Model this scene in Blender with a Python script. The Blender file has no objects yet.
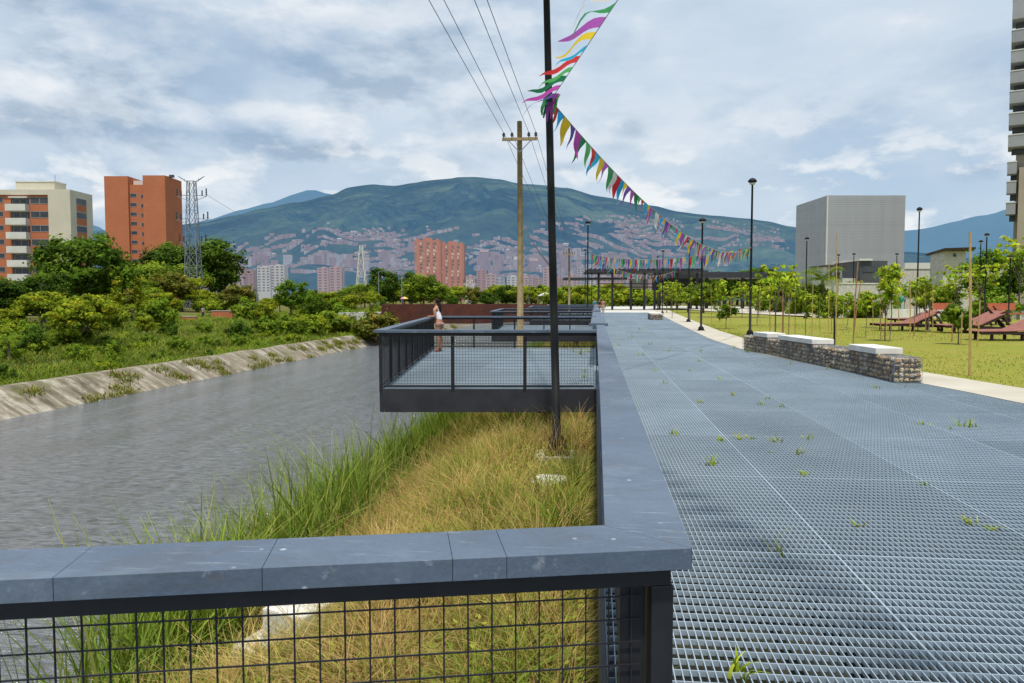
import bpy, bmesh, math, random
import numpy as np
from mathutils import Vector, Matrix, Euler, noise as mnoise

random.seed(7)
rng = np.random.default_rng(7)
R = math.radians
scene = bpy.context.scene
col = scene.collection

# ------------------------------------------------------------------ camera
CAM_H, FPX, CX, CY = 1.53, 770.0, 512.0, 341.5
cd = bpy.data.cameras.new('camera')
cam = bpy.data.objects.new('camera', cd)
col.objects.link(cam)
cam.location = (0, 0, CAM_H)
cam.rotation_euler = (R(90 - 3.08), 0, R(6.15))
cd.sensor_width = 36.0
cd.lens = FPX / 1024 * 36.0
cd.clip_start, cd.clip_end = 0.05, 40000
scene.camera = cam
CM = Euler(cam.rotation_euler).to_matrix()


def ray(px, py):
    return CM @ Vector(((px - CX) / FPX, (CY - py) / FPX, -1.0))


def on_z(px, py, z=0.0):
    d = ray(px, py)
    t = (z - CAM_H) / d.z
    return Vector((d.x * t, d.y * t, z))


def at_y(px, py, y):
    d = ray(px, py)
    t = y / d.y
    return Vector((d.x * t, y, CAM_H + d.z * t))


# ------------------------------------------------------------------ object helpers
def tag(o, label=None, cat=None, group=None, kind=None):
    if label: o['label'] = label
    if cat: o['category'] = cat
    if group: o['group'] = group
    if kind: o['kind'] = kind
    return o


def empty(name, loc=(0, 0, 0), rz=0.0):
    o = bpy.data.objects.new(name, None)
    col.objects.link(o)
    o.location = loc
    o.rotation_euler = (0, 0, rz)
    o.empty_display_size = 0.2
    return o


def copy_tree(o, parent=None):
    c = o.copy()
    col.objects.link(c)
    c.parent = parent
    for ch in o.children:
        copy_tree(ch, c)
    return c


def link(name, me, mat, parent=None):
    o = bpy.data.objects.new(name, me)
    col.objects.link(o)
    if mat is not None and not me.materials:
        me.materials.append(mat)
    if parent is not None:
        o.parent = parent
    return o


class MB:
    """Collects boxes, bars and tubes; build() links them as one mesh object."""
    def __init__(s):
        s.v, s.f = [], []

    def add(s, vs, fs):
        n = len(s.v)
        s.v += [tuple(v) for v in vs]
        s.f += [tuple(i + n for i in f) for f in fs]
        return s

    def box(s, c, d, rz=0.0, rx=0.0, ry=0.0):
        m = Euler((rx, ry, rz)).to_matrix()
        vs = []
        for i in (-.5, .5):
            for j in (-.5, .5):
                for k in (-.5, .5):
                    vs.append(Vector(c) + m @ Vector((i * d[0], j * d[1], k * d[2])))
        return s.add(vs, [(0, 1, 3, 2), (4, 6, 7, 5), (0, 4, 5, 1), (2, 3, 7, 6), (0, 2, 6, 4), (1, 5, 7, 3)])

    def span(s, x0, x1, y0, y1, z0, z1):
        return s.box(((x0 + x1) / 2, (y0 + y1) / 2, (z0 + z1) / 2), (x1 - x0, y1 - y0, z1 - z0))

    def bar(s, a, b, w, h=None):
        """rectangular bar between two points, w sideways, h upward"""
        h = h or w
        a, b = Vector(a), Vector(b)
        d = (b - a).normalized()
        up = Vector((0, 0, 1)) if abs(d.z) < .95 else Vector((0, 1, 0))
        sx = d.cross(up).normalized() * w / 2
        sy = sx.cross(d).normalized() * h / 2
        vs = [p + i * sx + j * sy for p in (a, b) for i, j in ((-1, -1), (1, -1), (1, 1), (-1, 1))]
        return s.add(vs, [(3, 2, 1, 0), (4, 5, 6, 7), (0, 1, 5, 4), (1, 2, 6, 5), (2, 3, 7, 6), (3, 0, 4, 7)])

    def tube(s, pts, rad, n=8, cap=True):
        pts = [Vector(p) for p in pts]
        rs = rad if isinstance(rad, (list, tuple)) else [rad] * len(pts)
        vs, fs = [], []
        for i, p in enumerate(pts):
            d = (pts[min(i + 1, len(pts) - 1)] - pts[max(i - 1, 0)]).normalized()
            up = Vector((0, 0, 1)) if abs(d.z) < .9 else Vector((1, 0, 0))
            a = d.cross(up).normalized()
            b = a.cross(d)
            for k in range(n):
                t = 2 * math.pi * k / n
                vs.append(p + rs[i] * (math.cos(t) * a + math.sin(t) * b))
        for i in range(len(pts) - 1):
            for k in range(n):
                fs.append((i * n + k, i * n + (k + 1) % n, (i + 1) * n + (k + 1) % n, (i + 1) * n + k))
        if cap:
            fs.append(tuple(range(n)))
            fs.append(tuple(range(len(vs) - n, len(vs)))[::-1])
        return s.add(vs, fs)

    def prism(s, poly, z0, z1):
        n = len(poly)
        vs = [(p[0], p[1], z0) for p in poly] + [(p[0], p[1], z1) for p in poly]
        fs = [tuple(range(n))[::-1], tuple(range(n, 2 * n))]
        fs += [(i, (i + 1) % n, n + (i + 1) % n, n + i) for i in range(n)]
        return s.add(vs, fs)

    def lathe(s, c, prof, n=14):
        vs, fs = [], []
        for r, z in prof:
            for k in range(n):
                t = 2 * math.pi * k / n
                vs.append((c[0] + r * math.cos(t), c[1] + r * math.sin(t), c[2] + z))
        for i in range(len(prof) - 1):
            for k in range(n):
                fs.append((i * n + k, i * n + (k + 1) % n, (i + 1) * n + (k + 1) % n, (i + 1) * n + k))
        fs.append(tuple(range(n))[::-1])
        fs.append(tuple(range(len(vs) - n, len(vs))))
        return s.add(vs, fs)

    def ico(s, c, r, sub=1, scale=(1, 1, 1), jit=0.0, rot=None):
        bm = bmesh.new()
        bmesh.ops.create_icosphere(bm, subdivisions=sub, radius=1.0)
        m = rot or Matrix.Identity(3)
        vs = []
        for v in bm.verts:
            k = 1 + random.uniform(-jit, jit)
            vs.append(Vector(c) + m @ Vector((v.co.x * scale[0], v.co.y * scale[1], v.co.z * scale[2])) * r * k)
        fs = [tuple(v.index for v in f.verts) for f in bm.faces]
        bm.free()
        return s.add(vs, fs)

    def mesh(s, name):
        me = bpy.data.meshes.new(name)
        me.from_pydata(s.v, [], s.f)
        return me

    def build(s, name, mat, parent=None, smooth=False, bevel=0.0):
        me = s.mesh(name)
        if bevel:
            bm = bmesh.new(); bm.from_mesh(me)
            bmesh.ops.recalc_face_normals(bm, faces=bm.faces)
            bmesh.ops.bevel(bm, geom=bm.edges[:], offset=bevel, segments=2, affect='EDGES', profile=.5)
            bm.to_mesh(me); bm.free()
        if smooth:
            me.polygons.foreach_set('use_smooth', [True] * len(me.polygons))
        return link(name, me, mat, parent)


def np_mesh(name, verts, quads, colors=None):
    me = bpy.data.meshes.new(name)
    nv, nf = len(verts), len(quads)
    me.vertices.add(nv)
    me.vertices.foreach_set('co', np.ascontiguousarray(verts, dtype=np.float32).ravel())
    me.loops.add(nf * 4)
    me.loops.foreach_set('vertex_index', np.ascontiguousarray(quads, dtype=np.int32).ravel())
    me.polygons.add(nf)
    me.polygons.foreach_set('loop_start', np.arange(0, nf * 4, 4, dtype=np.int32))
    me.polygons.foreach_set('loop_total', np.full(nf, 4, dtype=np.int32))
    if colors is not None:
        a = me.color_attributes.new('Col', 'FLOAT_COLOR', 'POINT')
        c = np.ones((nv, 4), dtype=np.float32)
        c[:, :3] = colors
        a.data.foreach_set('color', c.ravel())
    me.update(calc_edges=True)
    return me


# ------------------------------------------------------------------ materials
class NT:
    def __init__(s, name):
        s.m = bpy.data.materials.new(name)
        s.m.use_nodes = True
        s.t = s.m.node_tree
        s.t.nodes.clear()
        s.out = s.n('ShaderNodeOutputMaterial')
        s.p = None

    def n(s, t, **kw):
        x = s.t.nodes.new(t)
        for k, v in kw.items():
            setattr(x, k, v)
        return x

    def l(s, a, b):
        s.t.links.new(a, b)

    def val(s, sock, v):
        if hasattr(v, 'node'):
            s.l(v, sock)
        elif isinstance(v, (tuple, list)) and len(v) == 3 and sock.type == 'RGBA':
            sock.default_value = (*v, 1)
        else:
            sock.default_value = v

    def math(s, op, a, b=0.0, c=None):
        x = s.n('ShaderNodeMath', operation=op)
        s.val(x.inputs[0], a); s.val(x.inputs[1], b)
        if c is not None: s.val(x.inputs[2], c)
        return x.outputs[0]

    def mix(s, f, a, b, blend='MIX'):
        x = s.n('ShaderNodeMix', data_type='RGBA', blend_type=blend)
        s.val(x.inputs[0], f); s.val(x.inputs[6], a); s.val(x.inputs[7], b)
        return x.outputs[2]

    def coord(s, kind='Object'):
        return s.n('ShaderNodeTexCoord').outputs[kind]

    def noise(s, vec, scale, detail=4, rough=.55, dist=0.0):
        x = s.n('ShaderNodeTexNoise')
        s.l(vec, x.inputs['Vector'])
        x.inputs['Scale'].default_value = scale
        x.inputs['Detail'].default_value = detail
        x.inputs['Roughness'].default_value = rough
        x.inputs['Distortion'].default_value = dist
        return x.outputs['Fac']

    def mapping(s, vec, sc=(1, 1, 1), rot=(0, 0, 0), loc=(0, 0, 0)):
        x = s.n('ShaderNodeMapping')
        s.l(vec, x.inputs[0])
        x.inputs['Scale'].default_value = sc
        x.inputs['Rotation'].default_value = rot
        x.inputs['Location'].default_value = loc
        return x.outputs[0]

    def ramp(s, f, *stops):
        x = s.n('ShaderNodeValToRGB')
        s.l(f, x.inputs[0])
        e = x.color_ramp.elements
        while len(e) < len(stops): e.new(.5)
        for i, (p, c) in enumerate(stops):
            e[i].position = p
            e[i].color = (*c, 1) if isinstance(c, tuple) else (c, c, c, 1)
        return x.outputs[0]

    def bump(s, h, strength=.3, dist=.02):
        x = s.n('ShaderNodeBump')
        s.l(h, x.inputs['Height'])
        x.inputs['Strength'].default_value = strength
        x.inputs['Distance'].default_value = dist
        return x.outputs[0]

    def bsdf(s, color, rough=.7, metal=0.0, spec=.4, normal=None, alpha=None):
        p = s.n('ShaderNodeBsdfPrincipled')
        s.val(p.inputs['Base Color'], color)
        s.val(p.inputs['Roughness'], rough)
        p.inputs['Metallic'].default_value = metal
        p.inputs['Specular IOR Level'].default_value = spec
        if normal is not None: s.l(normal, p.inputs['Normal'])
        s.p = p
        s.l(p.outputs[0], s.out.inputs[0])
        return p


def simple(name, c1, c2=None, scale=6.0, rough=.7, metal=0.0, spec=.4, bump=0.0, bdist=.01, lo=.35, hi=.65, coord='Object'):
    n = NT(name)
    co = n.coord(coord)
    f = n.noise(co, scale)
    c2 = c2 or tuple(x * .8 for x in c1)
    colr = n.ramp(f, (lo, c1), (hi, c2))
    nm = n.bump(n.noise(co, scale * 4), bump, bdist) if bump else None
    n.bsdf(colr, rough, metal, spec, nm)
    return n.m


def leafmat(name, tint=(1, 1, 1), trans=.35, rough=.55):
    n = NT(name)
    a = n.n('ShaderNodeAttribute', attribute_name='Col')
    c = n.mix(1.0, a.outputs['Color'], tint, 'MULTIPLY')
    d = n.n('ShaderNodeBsdfPrincipled')
    n.l(c, d.inputs['Base Color'])
    d.inputs['Roughness'].default_value = rough
    d.inputs['Specular IOR Level'].default_value = .12
    t = n.n('ShaderNodeBsdfTranslucent')
    tc = n.mix(1.0, c, (1.25, 1.2, .6), 'MULTIPLY')
    n.l(tc, t.inputs[0])
    mx = n.n('ShaderNodeMixShader')
    mx.inputs[0].default_value = trans
    n.l(d.outputs[0], mx.inputs[1]); n.l(t.outputs[0], mx.inputs[2])
    n.l(mx.outputs[0], n.out.inputs[0])
    return n.m


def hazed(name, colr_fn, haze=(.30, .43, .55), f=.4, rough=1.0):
    """distant surface seen through air: haze painted in as a glow of the surface itself"""
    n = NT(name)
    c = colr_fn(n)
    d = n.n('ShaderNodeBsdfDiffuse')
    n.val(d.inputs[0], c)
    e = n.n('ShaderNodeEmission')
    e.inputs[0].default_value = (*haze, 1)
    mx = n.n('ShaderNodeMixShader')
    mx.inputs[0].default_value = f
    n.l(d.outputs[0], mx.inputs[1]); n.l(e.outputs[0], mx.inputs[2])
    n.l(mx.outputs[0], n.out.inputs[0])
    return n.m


M = {}
M['black'] = simple('black_paint', (.012, .012, .015), (.02, .02, .024), 8, .45)
M['lamp_black'] = simple('lamp_black', (.006, .0065, .007), (.012, .012, .012), 4, .6, spec=.25)
M['fascia'] = simple('fascia_steel', (.022, .023, .030), (.034, .035, .044), 3, .5)
M['concrete'] = simple('concrete', (.55, .53, .48), (.42, .40, .36), 3, .9, bump=.2)
M['white_concrete'] = simple('white_concrete', (.72, .71, .66), (.60, .58, .53), 2.5, .85, bump=.15)
M['path'] = simple('path_concrete', (.50, .46, .38), (.42, .38, .31), .8, .9, bump=.1)
M['bamboo'] = simple('bamboo', (.50, .34, .12), (.36, .23, .08), 5, .6)
M['bamboo_dark'] = simple('bamboo_dark', (.34, .18, .07), (.24, .12, .05), 5, .6)
M['wood_pole'] = simple('wood_pole', (.35, .265, .14), (.24, .18, .095), 6, .8)
M['bark'] = simple('bark', (.16, .12, .08), (.09, .07, .05), 8, .9, bump=.4)
M['lattice'] = simple('galvanised', (.24, .27, .31), (.18, .205, .24), 2, .5, .3)
M['rubber'] = simple('dark_wire', (.03, .03, .035), None, 3, .6)
M['corten'] = simple('corten', (.105, .026, .014), (.06, .018, .011), 1.2, .8)
M['deckwood'] = simple('deck_wood', (.35, .13, .09), (.25, .09, .065), 3, .6)
M['deckdark'] = simple('deck_dark', (.045, .02, .018), (.03, .015, .014), 3, .7)
M['orange_wood'] = simple('orange_wood', (.42, .11, .05), (.34, .085, .04), 3, .6)
M['glass'] = simple('window_glass', (.03, .035, .042), (.06, .065, .075), .4, .15)
M['brick'] = None


def m_brick(name, c1, c2, sc=1.0):
    n = NT(name)
    co = n.coord()
    f = n.noise(co, .25, 5)
    f2 = n.noise(n.mapping(co, (.4, .4, 3)), 1.5, 3)
    base = n.ramp(f, (.3, c1), (.7, c2))
    cc = n.mix(.35, base, n.ramp(f2, (.3, tuple(x * .75 for x in c1)), (.7, tuple(min(1, x * 1.15) for x in c1))))
    n.bsdf(cc, .9)
    return n.m


M['brick'] = m_brick('brick_wall', (.46, .155, .072), (.39, .125, .058))
M['brick_far'] = m_brick('brick_far', (.52, .24, .17), (.46, .21, .16))
M['cream'] = simple('cream_render', (.58, .54, .43), (.52, .48, .38), .3, .85)
M['white'] = simple('white_render', (.62, .61, .56), (.54, .53, .49), .5, .85)
M['greytower'] = simple('grey_balcony', (.30, .31, .32), (.24, .25, .26), .3, .8)
M['darkwall'] = simple('dark_recess', (.08, .085, .09), (.05, .055, .06), .3, .7)
M['beige'] = simple('beige_wall', (.36, .31, .23), (.30, .26, .20), .3, .85)
M['rooftile'] = simple('roof_dark', (.09, .065, .055), (.06, .045, .04), 1, .8)


def m_slate():
    n = NT('slate_coping')
    co = n.coord()
    f = n.noise(n.mapping(co, (1, 1, 1)), 2.2, 6, .6)
    base = n.ramp(f, (.3, (.064, .092, .138)), (.7, (.098, .130, .184)))
    f2 = n.noise(co, 14, 5, .7)
    base = n.mix(n.math('MULTIPLY', n.ramp(f2, (.5, 0.0), (.75, 1.0)), .35), base, (.10, .115, .15))
    v = n.n('ShaderNodeTexVoronoi'); n.l(co, v.inputs['Vector']); v.inputs['Scale'].default_value = 13
    wob = n.math('ADD', v.outputs['Distance'], n.math('MULTIPLY', n.noise(co, 60, 3), .12))
    spot = n.ramp(wob, (.10, 1.0), (.17, 0.0))
    keep = n.ramp(n.noise(co, 2.7, 2), (.53, 0.0), (.60, 1.0))
    base = n.mix(n.math('MULTIPLY', n.math('MULTIPLY', spot, keep), .7), base, (.62, .63, .62))
    sc = n.ramp(n.noise(n.mapping(co, (2, 22, 6), (0, 0, .4)), 3, 4, .7), (.60, 0.0), (.70, 1.0))
    base = n.mix(n.math('MULTIPLY', sc, .4), base, (.45, .47, .5))
    fine = n.noise(co, 90, 5, .75)
    base = n.mix(.14, base, n.ramp(fine, (.36, (.045, .065, .098)), (.64, (.145, .185, .250))))
    rust = n.math('MULTIPLY', n.ramp(n.noise(n.mapping(co, (1, 1, 4), loc=(9, 3, 2)), 6, 6, .7, .6), (.60, 0.0), (.70, 1.0)), .5)
    base = n.mix(rust, base, (.10, .085, .075))
    oi = n.n('ShaderNodeObjectInfo')
    hs = n.n('ShaderNodeHueSaturation'); n.l(base, hs.inputs['Color']); n.l(n.math('MULTIPLY_ADD', oi.outputs['Random'], .22, .89), hs.inputs['Value'])
    base = hs.outputs[0]
    grime = n.ramp(n.noise(n.mapping(co, (1.5, 1.5, 7)), 3.5, 8, .72, .8), (.50, 0.0), (.72, 1.0))
    base = n.mix(n.math('MULTIPLY', grime, .75), base, (.075, .085, .095))
    pale = n.ramp(n.noise(n.mapping(co, (1, 1, 1), loc=(5, 2, 1)), 1.7, 7, .7, .5), (.55, 0.0), (.75, 1.0))
    base = n.mix(n.math('MULTIPLY', pale, .55), base, (.20, .25, .31))
    n.bsdf(base, n.ramp(f2, (.3, .42), (.7, .62)), 0, .45, n.bump(n.noise(co, 40, 6), .35, .005))
    return n.m


M['slate'] = m_slate()


def m_grating():
    n = NT('galvanised_grating')
    co = n.coord()
    # each panel of the walkway has its own tone
    sx = n.n('ShaderNodeSeparateXYZ'); n.l(co, sx.inputs[0])
    ix = n.math('FLOOR', n.math('DIVIDE', n.math('SUBTRACT', sx.outputs[0], .14), 1.325))
    iy = n.math('FLOOR', n.math('DIVIDE', n.math('SUBTRACT', sx.outputs[1], .62), 2.06))
    cb = n.n('ShaderNodeCombineXYZ'); n.l(ix, cb.inputs[0]); n.l(iy, cb.inputs[1])
    w = n.n('ShaderNodeTexWhiteNoise', noise_dimensions='3D'); n.l(cb.outputs[0], w.inputs['Vector'])
    f = n.noise(co, .8, 5, .6)
    base = n.ramp(f, (.3, (.335, .415, .48)), (.7, (.44, .525, .595)))
    k = n.math('MULTIPLY_ADD', w.outputs[0], .17, .92)
    base = n.mix(1.0, base, n.n('ShaderNodeCombineColor').outputs[0], 'MULTIPLY') if False else base
    hs = n.n('ShaderNodeHueSaturation'); n.l(base, hs.inputs['Color']); n.l(k, hs.inputs['Value'])
    dirt = n.ramp(n.noise(co, 2.5, 6, .7), (.58, 0.0), (.8, 1.0))
    c = n.mix(n.math('MULTIPLY', dirt, .35), hs.outputs[0], (.34, .33, .25))
    n.bsdf(c, .45, .25, .5)
    return n.m


M['grating'] = m_grating()
M['leaf'] = leafmat('leaf', (1.8, 1.75, 1.1), rough=.75)
M['grass'] = leafmat('grass_blade', (1.62, 1.45, 1.5), trans=.3, rough=.7)
# ------------------------------------------------------------------ world and sun
SUN_DIR = Vector((.03, -.34, .94)).normalized()     # towards the sun
sun_el = math.asin(SUN_DIR.z)
sun_az = math.atan2(SUN_DIR.x, SUN_DIR.y)
w = bpy.data.worlds.new('World'); scene.world = w; w.use_nodes = True
wt = w.node_tree; wt.nodes.clear()


class WN(NT):
    def __init__(s, t):
        s.t = t
        s.out = s.n('ShaderNodeOutputWorld')


W = WN(wt)
sky = W.n('ShaderNodeTexSky', sky_type='NISHITA')
sky.sun_disc = False
sky.sun_elevation = sun_el
sky.sun_rotation = sun_az
sky.altitude = 1500
sky.air_density, sky.dust_density, sky.ozone_density = 1.0, 1.2, 1.5
g = W.coord('Generated')
sp = W.n('ShaderNodeSeparateXYZ'); W.l(g, sp.inputs[0])
zz = W.math('MAXIMUM', sp.outputs[2], 0.0)
den = W.math('ADD', zz, .30)
cb = W.n('ShaderNodeCombineXYZ')
W.l(W.math('DIVIDE', sp.outputs[0], den), cb.inputs[0])
W.l(W.math('DIVIDE', sp.outputs[1], den), cb.inputs[1])
pl = cb.outputs[0]
# cumulus with pale lit tops and blue-grey bases over a thin bright layer
az = W.math('ARCTAN2', sp.outputs[0], sp.outputs[1])
el = W.math('ARCSINE', sp.outputs[2])
cc = W.n('ShaderNodeCombineXYZ'); W.l(az, cc.inputs[0]); W.l(W.math('MULTIPLY', el, 2.1), cc.inputs[1])
uv = cc.outputs[0]


def puff(dx, dy, sc, det=8, rough=.56, dist=.15):
    return W.noise(W.mapping(uv, (1, 1, 1), loc=(dx, dy, .37 * sc)), sc, det, rough, dist)


big = puff(1.3, .73, 2.6, 8, .55)
pale = W.ramp(big, (.36, (.48, .595, .725)), (.50, (.565, .665, .775)), (.62, (.635, .715, .80)))
nA = puff(.41, .22, 5.6); nB = puff(.41, .22 + .062, 5.6)
lit = W.math('SUBTRACT', nA, nB)
# heaped clouds standing over the valley, each with a lit head and a grey base
for px_, py_, wd_, hg_, am_ in ((55, 45, 75, 17, .16), (115, 96, 62, 18, .20), (45, 138, 70, 24, .18), (265, 135, 52, 30, .18), (375, 88, 62, 30, .14), (340, 158, 55, 13, .16), (628, 133, 36, 17, .24), (970, 190, 40, 14, .20), (830, 120, 46, 10, .12),
                                (690, 195, 30, 8, .16), (560, 165, 30, 10, .10)):
    a0 = math.atan((px_ - 512) / 770) - R(6.15); e0 = (300 - py_) / 770
    da = W.math('DIVIDE', W.math('SUBTRACT', az, a0), wd_ / 770); de = W.math('DIVIDE', W.math('SUBTRACT', el, e0), hg_ / 770)
    gs = W.math('EXPONENT', W.math('MULTIPLY', W.math('ADD', W.math('MULTIPLY', da, da), W.math('MULTIPLY', de, de)), -1.0))
    nA = W.math('MULTIPLY_ADD', gs, am_, nA)
    lit = W.math('MULTIPLY_ADD', W.math('MULTIPLY', gs, W.math('SUBTRACT', de, .15)), .20, lit)
cl = W.ramp(W.math('MULTIPLY_ADD', lit, 2.6, .5), (.18, (.335, .44, .57)), (.42, (.49, .585, .70)), (.58, (.60, .68, .77)), (.85, (.765, .81, .86)))
side = W.n('ShaderNodeMapRange'); side.interpolation_type = 'SMOOTHSTEP'
W.l(az, side.inputs[0])
side.inputs[1].default_value, side.inputs[2].default_value = -.45, .30
side.inputs[3].default_value, side.inputs[4].default_value = 1.0, .14
mk = W.math('MULTIPLY', W.ramp(nA, (.46, 0.0), (.545, 1.0)), W.math('MAXIMUM', side.outputs[0], W.ramp(nA, (.60, 0.0), (.72, .9))))
c1 = W.mix(W.math('MULTIPLY', mk, .95), pale, cl)
# openings of blue from the clear-sky model
blue = W.n('ShaderNodeMix', data_type='RGBA', blend_type='MULTIPLY')
blue.inputs[0].default_value = 1.0
W.l(sky.outputs[0], blue.inputs[6]); blue.inputs[7].default_value = (.10, .10, .10, 1)
bl = W.mix(.55, blue.outputs[2], (.36, .53, .72))
gap = W.ramp(puff(2.7, 1.2, 3.0, 6, .55), (.50, 0.0), (.66, 1.0))
c1 = W.mix(W.math('MULTIPLY', gap, .5), c1, bl)
# low band: bluer air with small white heads
lowm = W.ramp(sp.outputs[2], (.0, 1.0), (.09, .95), (.20, 0.0))
c2 = W.mix(W.math('MULTIPLY', lowm, .38), c1, (.44, .575, .71))
n4 = puff(.35, .15, 9.0, 8, .56); n5 = puff(.35, .15 + .045, 9.0, 8, .56)
cum = W.math('MULTIPLY', W.ramp(n4, (.50, 0.0), (.60, 1.0)), W.ramp(sp.outputs[2], (.0, 1.0), (.13, .9), (.26, 0.0)))
cumc = W.ramp(W.math('MULTIPLY_ADD', W.math('SUBTRACT', n4, n5), 3.0, .5), (.30, (.56, .64, .73)), (.60, (.86, .88, .89)))
c3 = W.mix(W.math('MULTIPLY', cum, .9), c2, cumc)
bg = W.n('ShaderNodeBackground')
W.l(c3, bg.inputs[0]); bg.inputs[1].default_value = 1.07
W.l(bg.outputs[0], W.out.inputs[0])

sd = bpy.data.lights.new('sun', 'SUN'); sun = bpy.data.objects.new('sun', sd); col.objects.link(sun)
sd.energy = 4.2; sd.angle = R(3); sd.color = (1.0, .95, .86)
sun.rotation_euler = SUN_DIR.to_track_quat('Z', 'Y').to_euler()
sun.location = (-20, -20, 60)
scene.view_settings.view_transform = 'Standard'
scene.view_settings.look = 'None'
scene.view_settings.exposure = 0
try:
    scene.cycles.max_bounces = 8
    scene.cycles.transparent_max_bounces = 6
    scene.cycles.use_denoising = True
except Exception:
    pass

# ------------------------------------------------------------------ ground sheet with the river channel
EDGE = [(-40, 6.0), (0, 6.3), (11.5, 6.35), (14.2, 6.1), (20, 5.0), (24, 4.55), (31, 4.5), (39, 4.85), (52, 5.4), (69, 6.2), (90, 7.2), (120, 9.0)]
OUTER = [(-40, 7.3), (0, 7.4), (13.4, 7.45), (20, 6.5), (31, 5.9), (39, 6.15), (47, 6.6), (69, 7.9), (90, 9.2), (120, 11.2)]


def lerp_tab(t, y):
    if y <= t[0][0]: return t[0][1]
    for (a, b), (c, d) in zip(t, t[1:]):
        if y <= c: return b + (d - b) * (y - a) / (c - a)
    return t[-1][1]


WATER = -4.0


def sm(a, b, x):
    t = min(1, max(0, (x - a) / (b - a)))
    return t * t * (3 - 2 * t)


def ground_z(x, y):
    if x > lerp_tab(EDGE, y) + .35:
        return -.03
    if x > -.05:
        return -.95
    k = sm(215, 250, y)          # the river bends away behind the far trees
    pts = [(-3000, 2), (-300, 1.0), (-90, .2), (-60, -.5), (-45, -1.25), (-35, -2.3), (-29, -3.2), (-27, -4.5), (-26, -5), (-9, -5), (-7.0, -4.1),
           (-5.6, -3.2), (-3.2, -1.75), (-1.6, -1.0), (-.05, -.72)]
    z = pts[0][1]
    for (a, b), (c, d) in zip(pts, pts[1:]):
        if a <= x <= c:
            z = b + (d - b) * (x - a) / (c - a)
            break
    if x < -28.9:
        z += .25 * mnoise.noise(Vector((x * .12, y * .12, 3)))
    if -7 < x < -.3:
        z += .12 * mnoise.noise(Vector((x * .6, y * .6, 1)))
    return z * (1 - k) + (.0 if x > -60 else z) * k


ys = [-60, -40, -25, -15, -10, -6, -3] + [i * 1.0 for i in range(0, 50)] + [50 + 4 * i for i in range(0, 53)] + [270, 300, 350, 420, 520, 700, 1000, 1600, 2600, 5000, 9000]
xs_l = [-9000, -3000, -1000, -300, -200, -140, -110, -90, -75, -60, -54, -48, -45, -42, -39, -37, -35, -33, -31, -29, -28, -27, -26, -20, -14, -9, -8, -7, -6.3,
        -5.6, -5, -4.4, -3.8, -3.2, -2.7, -2.1, -1.6, -1.1, -.6, -.06]
verts, faces = [], []
NC = None
for y in ys:
    e = lerp_tab(EDGE, y)
    cols = [(x, ground_z(x, y)) for x in xs_l] + [(-.05 + .02, -.95), (e * .5, -.98), (e + .30, -.95), (e + .34, -.03)]
    cols += [(e + dx, -.03) for dx in (3, 8, 15, 25, 40, 70, 120, 250, 600, 1500, 4000, 9000)]
    NC = len(cols)
    verts += [(x, y, z) for x, z in cols]
for j in range(len(ys) - 1):
    for i in range(NC - 1):
        faces.append((j * NC + i, j * NC + i + 1, (j + 1) * NC + i + 1, (j + 1) * NC + i))
n = NT('ground_earth')
co = n.coord()
f = n.noise(co, .35, 6, .65)
f2 = n.noise(co, 3.0, 5, .7)
c = n.ramp(f, (.35, (.075, .10, .018)), (.50, (.12, .12, .028)), (.66, (.17, .13, .055)))
c = n.mix(.5, c, n.ramp(f2, (.35, (.05, .075, .014)), (.65, (.20, .17, .06))))
n.bsdf(c, 1.0, 0, .1, n.bump(f2, .6, .08))
me = bpy.data.meshes.new('ground'); me.from_pydata(verts, [], faces)
ground = link('ground', me, n.m); tag(ground, kind='structure')

# river
n = NT('river_water')
co = n.coord()
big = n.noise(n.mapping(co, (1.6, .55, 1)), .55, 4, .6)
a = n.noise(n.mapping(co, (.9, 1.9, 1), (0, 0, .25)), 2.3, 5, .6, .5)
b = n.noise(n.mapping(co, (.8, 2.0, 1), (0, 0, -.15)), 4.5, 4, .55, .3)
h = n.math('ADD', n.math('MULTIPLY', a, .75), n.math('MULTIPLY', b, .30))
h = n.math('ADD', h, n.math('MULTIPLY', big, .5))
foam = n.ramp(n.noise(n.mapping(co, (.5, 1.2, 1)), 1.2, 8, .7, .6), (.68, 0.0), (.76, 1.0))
c = n.mix(n.math('MULTIPLY', foam, .5), n.ramp(n.math('ADD', n.math('MULTIPLY', a, .5), n.math('MULTIPLY', b, .5)), (.38, (.058, .064, .070)), (.46, (.130, .140, .158)), (.58, (.190, .202, .226))), (.30, .30, .30))  # wave shade and sky sheen painted into the water colour as ripple streaks
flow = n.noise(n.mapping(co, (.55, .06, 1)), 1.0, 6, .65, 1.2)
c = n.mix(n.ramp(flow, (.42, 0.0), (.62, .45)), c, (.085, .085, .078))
n.bsdf(c, .13, 0, .5, n.bump(h, .8, .45))
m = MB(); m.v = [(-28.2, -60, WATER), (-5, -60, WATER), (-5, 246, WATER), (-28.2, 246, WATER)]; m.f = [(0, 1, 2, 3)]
tag(m.build('river', n.m), kind='structure')

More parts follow.
